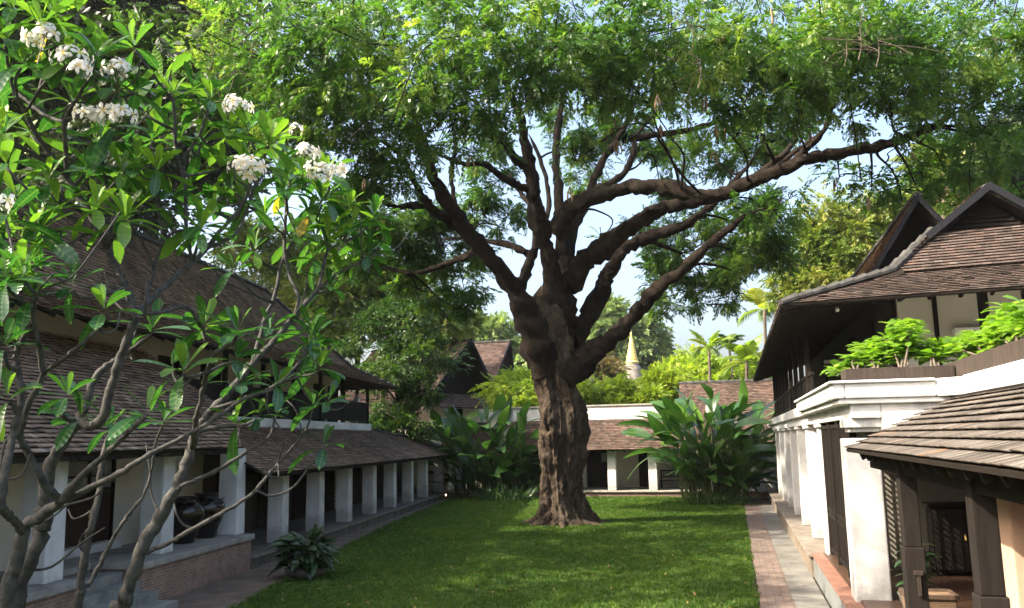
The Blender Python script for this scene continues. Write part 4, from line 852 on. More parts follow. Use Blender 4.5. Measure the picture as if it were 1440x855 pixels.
palm('broad bushy palm low against the right building\'s eave', at(1050,508,60), at(1052,600,60)*[1,1,0], 16, 2.6, 4)
palm('tall palm with hanging dry brown fronds behind the right gable', at(1328,238,46), at(1322,600,46)*[1,1,0], 15, 3.0, 5, LONG, 7)

# ------------------------------------------------------------------ big-leaved clumps at the far end of the lawn
PADDLE = leafmat('paddle_leaf', (.016,.055,.011), (.034,.100,.016), (.09,.18,.026), .34, .28, .55, (.09,.15,.04), glow=1.5, vein=130.)
PL = [quads_leaf(1.0, .33, 9, dr, .25, 'ovate', 0) for dr in (.12, .3, .6, .9)]
STALK = simple('green_stalk', (.025,.04,.012), (.085,.095,.03), 4, .5, .2)
def paddle_clump(label, base, W_, H_, n, seed, Lr=(1.1, 1.7)):
    rg = np.random.default_rng(seed); t = thing('paddle_leaf_plant', label, 'plant', tuple(base), 0, 'big paddle-leaved plants at the far corners of the lawn'); S = Scatter(); mb = MB()
    for i in range(n):
        a = rg.random()*6.283; r = W_*.42*math.sqrt(rg.random()); b0 = np.array([math.cos(a)*r, math.sin(a)*r*.6, 0]); out = np.array([math.cos(a), math.sin(a), 0])
        h = H_*rg.uniform(.12, .80)*(1-.25*r/(W_*.42)); lean = rg.uniform(.05, .38)*(r/(W_*.42)+.35)
        p1 = b0+out*lean*h*.4+[0,0,h*.55]; p2 = b0+out*lean*h*1.15+[0,0,h]
        P = spline([b0, p1, p2], 5); mb.tube(P, np.linspace(.035, .014, len(P)), 6, False)
        d = (P[-1]-P[-2]); d /= np.linalg.norm(d); d = d*.7+out*rg.uniform(-.1, .9)+rg.normal(size=3)*.18; k = rg.integers(0, 4); L = rg.uniform(*Lr)
        side = np.cross(d, [0,0,1.]); up = np.cross(side, d)
        S.add(*PL[k], frames(d[None], up[None], .45, rg), np.array([L]), P[-1][None], np.array([np.clip(rg.normal(.42, .26), 0, 1)]))
    S.build('leaves', PADDLE, t, True); mb.build('stalks', STALK, t, smooth=True, fix=False); return t
paddle_clump('tall clump of glossy paddle leaves in the far left corner of the lawn', gz(684, 699), 5.0, 6.6, 210, 1, (1.3, 2.2))
paddle_clump('tall clump of broad paddle leaves in the far right corner by the tiled end roof', gz(1006, 706), 4.0, 6.7, 220, 2, (1.2, 2.1))
paddle_clump('smaller group of paddle leaves beside the dark arcade left of the trunk', gz(728, 698), 3.0, 3.6, 50, 5, (1.1, 1.8))
STRAP = [quads_leaf(1.0, .055, 6, dr, .3, 'strap') for dr in (.35, .7, 1.0)]
STRAPM = leafmat('strap_leaf', (.014,.038,.010), (.030,.070,.015), (.07,.115,.024), .25, .35, .5)
def strap_clump(label, base, R, n, L, seed, loc=None):
    rg = np.random.default_rng(seed); t = thing('strap_leaf_plant', label, 'plant', tuple(base), 0, 'strap-leaved plants at the foot of the paddle leaves'); S = Scatter()
    a = rg.random(n)*6.283; r = R*np.sqrt(rg.random(n)); p = np.column_stack([np.cos(a)*r, np.sin(a)*r*.6, np.zeros(n)])
    d = np.column_stack([np.cos(a)*.6, np.sin(a)*.6, rg.uniform(.7, 1.6, n)])+rg.normal(size=(n, 3))*.3; d[:, 2] = np.abs(d[:, 2])
    pk = rg.integers(0, 3, n)
    for k in range(3):
        q = pk == k; S.add(*STRAP[k], frames(d[q], None, .3, rg), rg.uniform(.7, 1.15, q.sum())*L, p[q], np.clip(rg.normal(.45, .22, q.sum()), 0, 1))
    S.build('leaves', STRAPM, t, True); return t
strap_clump('low tuft of arching strap leaves below the right-hand paddle leaves', gz(1008, 710), 1.5, 260, .95, 1)
strap_clump('dark tuft of strap leaves below the left-hand paddle leaves', gz(712, 704), 1.4, 240, 1.0, 2)
strap_clump('small dark tuft of strap leaves at the end of the left arcade', gz(602, 700), .9, 150, .8, 3)

# ------------------------------------------------------------------ bowl plant by the left path
bp = gz(430, 812)
BW = thing('bowl_planter', 'low wide dark stone bowl standing on the lawn edge by the left path', 'planter', tuple(bp))
mb = MB(); mb.lathe([(.30,0),(.42,.05),(.52,.16),(.54,.24),(.50,.27),(.47,.25),(.46,.21)], 40); mb.build('bowl', DARKSTONE, BW, smooth=True)
mb = MB(); mb.lathe([(.45,.20),(.44,.215),(.2,.225)], 30); mb.build('soil', EARTH, BW)
BL = [quads_leaf(.42, .17, 8, dr, .25, 'ovate', .04) for dr in (.3, .6, .95)]
BLM = leafmat('bowl_leaf', (.012,.030,.012), (.022,.052,.018), (.045,.085,.026), .22, .3, .55, (.05,.08,.03))
rg = np.random.default_rng(4); n = 260; a = rg.random(n)*6.283; r = .46*np.sqrt(rg.random(n)); hh = rg.uniform(.05, .78, n)*np.sqrt(1.1-(r/.5)**2*.8)
pp = np.column_stack([np.cos(a)*r, np.sin(a)*r, .24+hh]); dd = np.column_stack([np.cos(a)*(.4+r*1.5), np.sin(a)*(.4+r*1.5), rg.uniform(.15, 1.0, n)])+rg.normal(size=(n, 3))*.22
PLT = thing('broad_leaf_plant', 'dark bushy broad-leaved plant growing in the low stone bowl', 'plant', tuple(bp+[0,0,.22])); S = Scatter(); pk = rg.integers(0, 3, n)
for k in range(3):
    q = pk == k; S.add(*BL[k], frames(dd[q], None, .3, rg), rg.uniform(.7, 1.2, q.sum()), pp[q]-[0,0,.22], np.clip(rg.normal(.45, .22, q.sum()), 0, 1))
S.build('leaves', BLM, PLT, True)
mb = MB()
for i in range(0, n, 2): mb.tube(spline([(pp[i,0]*.35,pp[i,1]*.35,-.01),(pp[i,0]*.7,pp[i,1]*.7,(pp[i,2]-.22)*.6),tuple(pp[i]-[0,0,.22])], 3), np.linspace(.009,.006,7), 4, False)
mb.build('stalks', STALK, PLT, smooth=True, fix=False)
# spilled round leaves over the rim
# ------------------------------------------------------------------ glazed jars
GLZ = simple('dark_brown_glaze', (.004,.003,.003), (.012,.007,.005), 2.5, .14, .1, .004, None, .55)
def jar(label, p, s, seed):
    t = thing('glazed_jar', label, 'jar', tuple(p), 0, 'glazed jars on the brick plinth'); pr = [(.26,0),(.30,.02),(.36,.18),(.47,.45),(.56,.72),(.585,.90),(.55,1.06),(.44,1.19),(.34,1.25),(.315,1.28),(.33,1.33),(.37,1.36),(.36,1.385),(.30,1.385),(.28,1.30)]
    q = spline(np.array(pr), 4)*s; mb = MB(); mb.lathe([tuple(v) for v in q], 48); mb.build('body', GLZ, t, smooth=True)
    for k in range(4):
        a = k*1.57+.5; mb = MB(); c = np.array([math.cos(a), math.sin(a), 0]); tt = np.array([-math.sin(a), math.cos(a), 0])
        P = spline([c*.47*s-tt*.09*s+[0,0,1.16*s], c*.53*s-tt*.05*s+[0,0,1.22*s], c*.53*s+tt*.05*s+[0,0,1.22*s], c*.47*s+tt*.09*s+[0,0,1.16*s]], 4)
        mb.tube(P, [.022*s]*len(P), 8); mb.build('lug', GLZ, t, smooth=True)
    mb = MB()
    for z, r in ((1.0,.572),(1.11,.53)):
        mb.lathe([((r-.02)*s,(z-.015)*s),((r+.012)*s,z*s),((r-.02)*s,(z+.015)*s)], 48)
    mb.build('shoulder_band', GLZ, t, smooth=True)
jar('dark glazed storage jar on the plinth, nearer the stone steps', lw(-.60, 19.88, .952), .83, 1)
jar('dark glazed storage jar on the plinth, beside the white pillar at the plinth end', lw(-.62, 21.08, .952), .85, 2)

# ------------------------------------------------------------------ bench, cupboard, basket, lamps and other loose things
t = thing('wooden_bench', 'dark wooden bench with a slatted back against the rear arcade wall', 'bench', (-3.35, 53.2, .372))
mb = MB(); mb.box(-1.05,1.05,-.28,.25,.42,.47); mb.build('seat', DWOOD, t, bevel=.01)
for x in (-1.0, 1.0):
    for y in (-.25, .22): mb = MB(); mb.box(x-.04,x+.04,y-.04,y+.04,0,.418 if y < 0 else 1.06); mb.build('leg', DWOOD, t)
    mb = MB(); mb.box(x-.035,x+.035,-.28,.17,.64,.69); mb.build('armrest', DWOOD, t)
mb = MB(); mb.box(-.955,.955,.20,.25,.98,1.06); mb.box(-.955,.955,.20,.25,.62,.67); 
for k in range(16): mb.box(-.9+k*.115,-.86+k*.115,.21,.24,.67,.98)
mb.build('backrest', DWOOD, t)
t = thing('cupboard', 'tall black wooden cupboard against the pale wall inside the tiled porch', 'cupboard', (4.35, 19.2, .605))
mb = MB(); mb.box(-.62,.62,-.25,.25,.08,1.32); mb.build('body', DWOOD, t, bevel=.01)
mb = MB(); mb.box(-.68,.68,-.30,.28,1.322,1.39); mb.build('top', DWOOD, t, bevel=.01)
for s in (0, 1):
    mb = MB(); mb.box(-.60+.61*s,-.01+.61*s,-.275,-.252,.12,1.28); d = mb.build('door', wood('black_lacquer', (.01,.008,.007), (.022,.017,.014), .35) if s == 0 else bpy.data.materials['black_lacquer'], t, bevel=.006)
    mb = MB(); mb.box(-.06+.1*s,-.03+.1*s,-.30,-.277,.68,.80); mb.build('handle', bpy.data.materials['brass'], d)
for x in (-.57, .57):
    for y in (-.2, .2): mb = MB(); mb.box(x-.045,x+.045,y-.045,y+.045,0,.08); mb.build('leg', DWOOD, t)
WICK = brickmat('woven_cane', (.26,.17,.10), (.18,.11,.06), (.06,.035,.02), .06, .022, .004)
t = thing('cane_basket', 'square woven cane basket on the porch floor behind the first timber post', 'basket', (2.45, 13.1, .602))
mb = MB(); mb.taper(0, 0, 0, .62, .52, .42, .62, .5); mb.build('body', WICK, t, bevel=.02)
mb = MB()
for a in ((-.31,-.25,.31,-.25),(.31,-.25,.31,.25),(.31,.25,-.31,.25),(-.31,.25,-.31,-.25)): mb.bar((a[0],a[1],.63),(a[2],a[3],.63),.045,.05)
mb.build('rim', BWOOD, t)
t = thing('dark_potted_plant', 'small dark leafy plant standing behind the white pillar in the porch shade', 'plant', (2.62, 14.9, .602))
mb = MB(); mb.lathe([(.16,0),(.2,.02),(.26,.3),(.28,.34),(.25,.34),(.24,.3)], 24); mb.build('pot', DARKSTONE, t, smooth=True)
rg = np.random.default_rng(9); n = 70; a = rg.random(n)*6.283; S = Scatter()
pp = np.column_stack([np.cos(a)*.15*rg.random(n), np.sin(a)*.15*rg.random(n), .35+rg.random(n)*.75]); dd = np.column_stack([np.cos(a), np.sin(a), rg.uniform(0, 1, n)])
S.add(*BL[1], frames(dd, None, .3, rg), rg.uniform(.35, .6, n), pp, np.clip(rg.normal(.4, .2, n), 0, 1)); S.build('leaves', BLM, t, True)
mb = MB(); mb.tube([(0,0,.3),(.01,0,.7),(0,.01,1.05)], [.02,.015,.008], 6); mb.build('stem', TWIG, t)
t = thing('dark_sideboard', 'low black sideboard at the right edge behind the peach pillar', 'cupboard', (4.3, 11.6, .605))
mb = MB(); mb.box(-.6,.9,-.3,.3,.1,1.5); mb.build('body', DWOOD, t, bevel=.01)
mb = MB(); mb.box(-.66,.96,-.35,.34,1.502,1.56); mb.build('top', BWOOD, t, bevel=.01)
for x in (-.52, .82): 
    for y in (-.24, .24): mb = MB(); mb.box(x-.05,x+.05,y-.05,y+.05,0,.1); mb.build('leg', DWOOD, t)
t = thing('air_conditioner', 'white box air conditioner on the upper wall behind the planter shrubs', 'air conditioner', (5.75, 22.62, 5.72))
mb = MB(); mb.box(-.42,.42,-.13,.17,-.17,.17); mb.build('casing', simple('white_plastic', (.70,.70,.66), (.76,.76,.72), 3, .4, 0), t, bevel=.03)
mb = MB()
for k in range(5): mb.box(-.38,.38,-.145,-.132,-.14+k*.025,-.127+k*.025)
mb.build('grille', simple('grey_plastic', (.3,.3,.29), (.36,.36,.35), 3, .5, 0), t)
LAMPW = simple('white_lamp_shell', (.72,.71,.66), (.8,.79,.74), 3, .4, 0)
for i, (x, y, D, lab) in enumerate(((1117.5,437,21.0,'small white floodlight under the eave corner, leftmost of the three'),(1126,435.5,21.3,'small white floodlight under the eave corner, middle one of three'),(1177,434,21.6,'small white floodlight under the front eave, nearest the veranda post'))):
    p = at(x, y, D); t = thing('floodlight', lab, 'lamp', tuple(p), 0, 'floodlights under the eave')
    mb = MB(); mb.tube([(0,-.06,-.05),(0,-.02,-.02),(0,.03,.02),(0,.06,.04)], [.05,.042,.032,.02], 12); mb.build('shade', LAMPW, t, smooth=True)
    mb = MB(); mb.bar((0,.04,.03),(0,.05,.16),.02,.02); mb.build('bracket', DWOOD, t)
p = gz(626, 701)
t = thing('garden_lamp', 'small lit garden spotlight on the ground at the end of the left arcade', 'lamp', tuple(p))
mb = MB(); mb.tube([(0,0,0),(0,0,.16)], [.02,.02], 8); mb.build('stake', DWOOD, t)
mb = MB(); mb.tube([(-.02,.05,.2),(0,0,.21),(.01,-.06,.22)], [.04,.06,.085], 12, False); mb.build('hood', DWOOD, t)
m, nt_, b_ = mat('lit_lens'); b_.inputs['Emission Color'].default_value = (1, .62, .22, 1); b_.inputs['Emission Strength'].default_value = 9
mb = MB(); mb.tube([(.01,-.05,.218),(.011,-.057,.219)], [.075,.075], 12); mb.build('lens', m, t)

# ------------------------------------------------------------------ person on the balcony
pb = lw(-2.95, 42.45, 4.362)
PN = thing('person', 'person in a white shirt with dark hair standing behind the left balcony railing', 'person', tuple(pb), LA-.9)
SKIN = simple('skin', (.30,.17,.11), (.36,.21,.14), 9, .55, 0)
def skinned(name, verts, edges, radii, m, parent, sub=2):
    me = bpy.data.meshes.new(name); me.from_pydata(verts, edges, []); o = bpy.data.objects.new(name, me); COL.objects.link(o); o.parent = parent
    k = o.modifiers.new('skin', 'SKIN'); k.use_smooth_shade = True
    sl = me.skin_vertices[0].data
    for i, r in enumerate(radii): sl[i].radius = r if isinstance(r, tuple) else (r, r)
    sl[0].use_root = True
    s = o.modifiers.new('sub', 'SUBSURF'); s.levels = sub; s.render_levels = sub
    me.materials.append(m); return o
# facing local -y: 0 pelvis 1 waist 2 chest 3 neck 4 head-low 5 head-top | arms | legs
BV = [(0,0,.92),(0,0,1.08),(0,.01,1.30),(0,0,1.44),(0,-.03,1.53),(0,-.02,1.64),
      (.17,.01,1.36),(.24,-.06,1.12),(.12,-.26,1.14),(.05,-.33,1.18),
      (-.17,.01,1.36),(-.25,-.05,1.12),(-.14,-.26,1.12),(-.06,-.33,1.16),
      (.10,0,.86),(.11,-.02,.48),(.11,.02,.08),(.11,-.12,.04),(-.10,0,.86),(-.11,-.02,.48),(-.12,.02,.08),(-.12,-.12,.04)]
BE = [(0,1),(1,2),(2,3),(3,4),(4,5),(2,6),(6,7),(7,8),(8,9),(2,10),(10,11),(11,12),(12,13),(0,14),(14,15),(15,16),(16,17),(0,18),(18,19),(19,20),(20,21)]
BR = [(.15,.11),(.13,.10),(.16,.11),.055,(.075,.09),(.07,.085),.06,.045,.035,.03,.06,.045,.035,.03,.085,.06,.042,.035,.085,.06,.042,.035]
skinned('body', BV, BE, BR, SKIN, PN)
CV = [(0,0,.95),(0,0,1.08),(0,.01,1.30),(0,.0,1.41),(.17,.01,1.36),(.24,-.055,1.14),(.16,-.20,1.135),(-.17,.01,1.36),(-.25,-.045,1.14),(-.18,-.19,1.125)]
skinned('shirt', CV, [(0,1),(1,2),(2,3),(2,4),(4,5),(5,6),(2,7),(7,8),(8,9)], [(.18,.14),(.155,.125),(.185,.135),.085,.085,.068,.055,.085,.068,.055], simple('white_cotton', (.74,.74,.74), (.80,.80,.80), 9, .8, 0), PN)
skinned('trousers', [(0,0,.97),(0,0,.90),(.10,0,.84),(.11,-.02,.48),(.11,.02,.12),(-.10,0,.84),(-.11,-.02,.48),(-.12,.02,.12)], [(0,1),(1,2),(2,3),(3,4),(1,5),(5,6),(6,7)], [(.17,.13),(.17,.13),.10,.078,.065,.10,.078,.065], simple('dark_cloth', (.02,.022,.03), (.04,.042,.05), 9, .8, 0), PN)
mb = MB(); mb.lathe([(.07,1.53),(.098,1.58),(.104,1.65),(.09,1.71),(.05,1.745),(.01,1.75)], 20, (0,.015,0)); mb.build('hair', simple('black_hair', (.008,.007,.006), (.02,.017,.014), 20, .5, .2), PN, smooth=True)

# ------------------------------------------------------------------ planter boxes with shrubs on the right ledge
def shrub(label, base, stems, seed, s=1.0):
    rg = np.random.default_rng(seed); t = thing('planter_shrub', label, 'shrub', tuple(base), 0, 'bright shrubs in the planter boxes on the white ledge'); o = off(t); mb = MB(); S = Scatter()
    for top in stems:
        top = np.array(top)-o; P = spline([np.array([top[0]*.5, top[1]*.3, 0])*.6, top*.55+rg.normal(size=3)*.05, top], 5); mb.tube(P, np.linspace(.022, .010, len(P)), 6, False)
        for lv in range(6):
            q = P[-1-lv]; n = 9 if lv == 0 else 6; a = rg.random()*6.28+np.arange(n)*2.4
            d = np.column_stack([np.cos(a), np.sin(a), rg.uniform(.1, 1.1 if lv == 0 else .7, n)])
            S.add(*SHL[rg.integers(0, 2)], frames(d, None, .25, rg), s*rg.uniform(.75, 1.15, n), np.tile(q, (n, 1))+rg.normal(size=(n, 3))*.02, np.clip(rg.normal(.55, .2, n), 0, 1))
            if lv:
                a2 = rg.random()*6.28; b2 = q+np.array([math.cos(a2), math.sin(a2), .5])*.16*s; mb.tube([q, (q+b2)/2, b2], [.009, .008, .006], 4, False); n = 5; a = np.arange(n)*2.4+rg.random()
                d = np.column_stack([np.cos(a), np.sin(a), rg.uniform(.05, .6, n)])
                S.add(*SHL[rg.integers(0, 2)], frames(d, None, .25, rg), s*rg.uniform(.65, 1.0, n), np.tile(b2, (n, 1)), np.clip(rg.normal(.55, .2, n), 0, 1))
    S.build('leaves', SHM, t, True); mb.build('stems', TWIG, t, smooth=True, fix=False); return t
SHL = [quads_leaf(.34, .18, 6, dr, .18, 'obovate', .02) for dr in (.2, .5)]
SHM = leafmat('bright_shrub_leaf', (.06,.15,.012), (.12,.24,.018), (.22,.33,.03), .45, .3, .5, (.16,.22,.05), glow=1.5, vein=45.)
def planter(label, x0, x1, y0, y1, z0, z1):
    t = thing('planter_box', label, 'planter', ((x0+x1)/2, (y0+y1)/2, z0), 0, 'timber planter boxes on the white ledge'); w, d, h = (x1-x0)/2, (y1-y0)/2, z1-z0
    mb = MB(); mb.box(-w,w,-d,-d+.05,0,h); mb.box(-w,w,d-.05,d,0,h); mb.box(-w,-w+.05,-d+.051,d-.051,0,h); mb.box(w-.05,w,-d+.051,d-.051,0,h); mb.build('box', GWOOD, t, bevel=.008)
    mb = MB(); mb.box(-w+.052,w-.052,-d+.052,d-.052,.02,h-.06); mb.build('soil', EARTH, t)
planter('weathered timber planter box along the front of the white ledge', 1.98, 3.74, 16.03, 16.7, 4.312, 4.53)
planter('long weathered timber planter box running toward the viewer above the tiled porch', 3.76, 4.5, 9.0, 16.68, 4.322, 4.60)
SB = lambda x, y, z: (x, y, z)
shrub('small bright shrub at the left end of the front planter box', SB(2.12, 16.35, 4.55), [at(1190,520,16.6), at(1205,510,16.5), at(1180,523,16.5), at(1215,505,16.8)], 1, .8)
shrub('bright leafy shrub in the front planter box, left of the tall stem', SB(2.5, 16.4, 4.55), [at(1225,492,16.6), at(1240,505,16.5), at(1215,488,16.9), at(1235,515,16.3)], 2, .9)
shrub('tall-stemmed bright shrub in the middle of the front planter box', SB(2.95, 16.4, 4.55), [at(1268,455,16.7), at(1252,478,16.5), at(1285,478,16.9), at(1275,505,16.5), at(1262,500,16.3)], 3, 1.0)
shrub('bright round shrub at the corner between the two planter boxes', SB(3.4, 16.4, 4.55), [at(1322,488,16.6), at(1340,492,16.4), at(1330,505,16.3), at(1310,505,16.2)], 4, .9)
shrub('bright yellow-green shrub at the far end of the long planter box', SB(4.1, 15.2, 4.6), [at(1362,475,16.0), at(1378,482,15.8), at(1352,495,16.0), at(1372,500,15.6), at(1345,490,16.1)], 5, .85)
shrub('tall sunlit shrub in the long planter box, tallest at the right edge', SB(4.15, 13.9, 4.6), [at(1412,435,14.6), at(1400,455,14.5), at(1425,450,14.7), at(1392,472,14.6), at(1415,475,14.3), at(1385,480,14.6)], 6, .9)
shrub('sunlit shrub cut by the right edge of the view, in the long planter box', SB(4.15, 12.6, 4.6), [at(1440,432,13.3), at(1450,450,13.2), at(1432,465,13.3), at(1465,440,13.3)], 7, .9)

# ------------------------------------------------------------------ houses and the shrine beyond
def gable_house(name, label, c, rz, L, wd, zw, ze, zr, over, m, seed, wallm=None, hip=0.0):
    """ridge along local x; c = centre on the ground; gable at local +x end"""
    t = thing(name, label, 'house', tuple(c), rz); h = wd/2
    mb = MB(); mb.box(-L/2,L/2-over,-h*.72,h*.72,-.1,zw); mb.build('wall', wallm or CREAM, t)
    mb = MB(); mb.box(L/2-over+.002,L/2-over+.05,-.6,.6,zw-2.4,zw-.6); mb.build('window', DWOOD, t)
    mb = MB(); mb.prism([(L/2-over-.3,-h*.85,ze+.12),(L/2-over-.3,h*.85,ze+.12),(L/2-over-.3,0,zr-.25)], (1,0,0), .12); mb.build('gable_wall', DWOOD, t)
    tile_roof(t, [(L/2,-h,ze),(-L/2,-h,ze),(-L/2,0,zr),(L/2+.5,0,zr)][::1], m, .2, .28, .03)
    tile_roof(t, [(-L/2,h,ze),(L/2,h,ze),(L/2+.5,0,zr),(-L/2,0,zr)], m, .2, .28, .03)
    ridge_caps(t, (-L/2,0,zr+.05),(L/2+.45,0,zr+.05), .3, .18, .5)
    mb = MB()
    for s in (-1, 1): mb.prism([(L/2+.52,0,zr+.22),(L/2+.04,s*h*1.03,ze-.02),(L/2+.04,s*h*.96,ze-.22),(L/2+.52,0,zr-.12)], (1,0,0), .08)
    mb.build('bargeboard', BARGE, t); return t
def house_at(px, py, D, rz, L):                            # ground centre from where the gable peak stands
    p = at(px, py, D); return (p[0]-math.cos(rz)*(L/2+.5), p[1]-math.sin(rz)*(L/2+.5), 0)
ha = gable_house('tiled_house', 'red-tiled house with a steep dark gable facing the lawn, left of the big trunk', house_at(662,486,62,rad(-24),10), rad(-24), 10, 7.4, 6.3, 6.5, 10.55, .9, TILER, 1)
tile_roof(ha, [(5.6,-3.3,5.7),(5.6,3.3,5.7),(4.25,2.9,6.75),(4.25,-2.9,6.75)], TILER, .2, .28, .03)
tile_roof(ha, [(5.6,-5.2,5.3),(-5,-5.2,5.3),(-5,-3.75,6.45),(5.0,-3.75,6.45)], TILER, .2, .28, .03)
gable_house('tiled_house', 'farther red-tiled house with small gable at its right end, behind the steep gable', house_at(717,487,74,rad(3),9.5), rad(3), 9.5, 9, 8.0, 7.9, 11.8, .7, TILER, 2)
gable_house('tiled_house', 'pale pink tiled roof with a small dark gable peeping out right of the trunk', (*at(795,560,85)[:2], 0), rad(-6), 5.0, 6, 7.0, 6.6, 9.3, .5, TILER, 3)
sb = at(891, 560, 115); sb[2] = 0
ST = thing('shrine_spire', 'gold-tipped bell-shaped shrine spire rising above the bushes in the distance', 'shrine', tuple(sb))
z0 = 8.0
mb = MB(); mb.lathe([(3.2,-.2),(3.2,6),(2.6,6.3),(2.6,8),(2.2,8.3),(2.2,9.3),(1.95,9.6),(1.95,10.4),(1.75,10.6)], 8); mb.build('base', simple('old_grey_stucco', (.12,.105,.09), (.25,.225,.195), 1.2, .9, .4, .03), ST)
mb = MB(); mb.lathe([(1.75,10.6),(1.75,10.75),(1.6,11.2),(1.42,11.8),(1.25,12.4),(1.08,12.9),(.8,13.2),(.85,13.3)], 28); mb.build('bell', bpy.data.materials['old_grey_stucco'], ST, smooth=True)
m, nt_, b_ = mat('gold_leaf'); b_.inputs['Base Color'].default_value = (.74,.58,.17,1); b_.inputs['Metallic'].default_value = .15; b_.inputs['Roughness'].default_value = .4
pr = [(1.0,13.3),(1.12,13.5),(.9,13.75),(.95,13.95)]
for i in range(9): r = .82-.07*i; pr += [(r,14.05+i*.3),(r+.05,14.2+i*.3),(r-.03,14.32+i*.3)]
pr += [(.14,16.9),(.16,17.4),(.07,17.6),(.13,17.9),(.05,18.2),(.09,18.5),(.02,19.4)]
mb = MB(); mb.lathe([(r*.85, z) for r, z in pr], 24); mb.build('spire', m, ST, smooth=False)
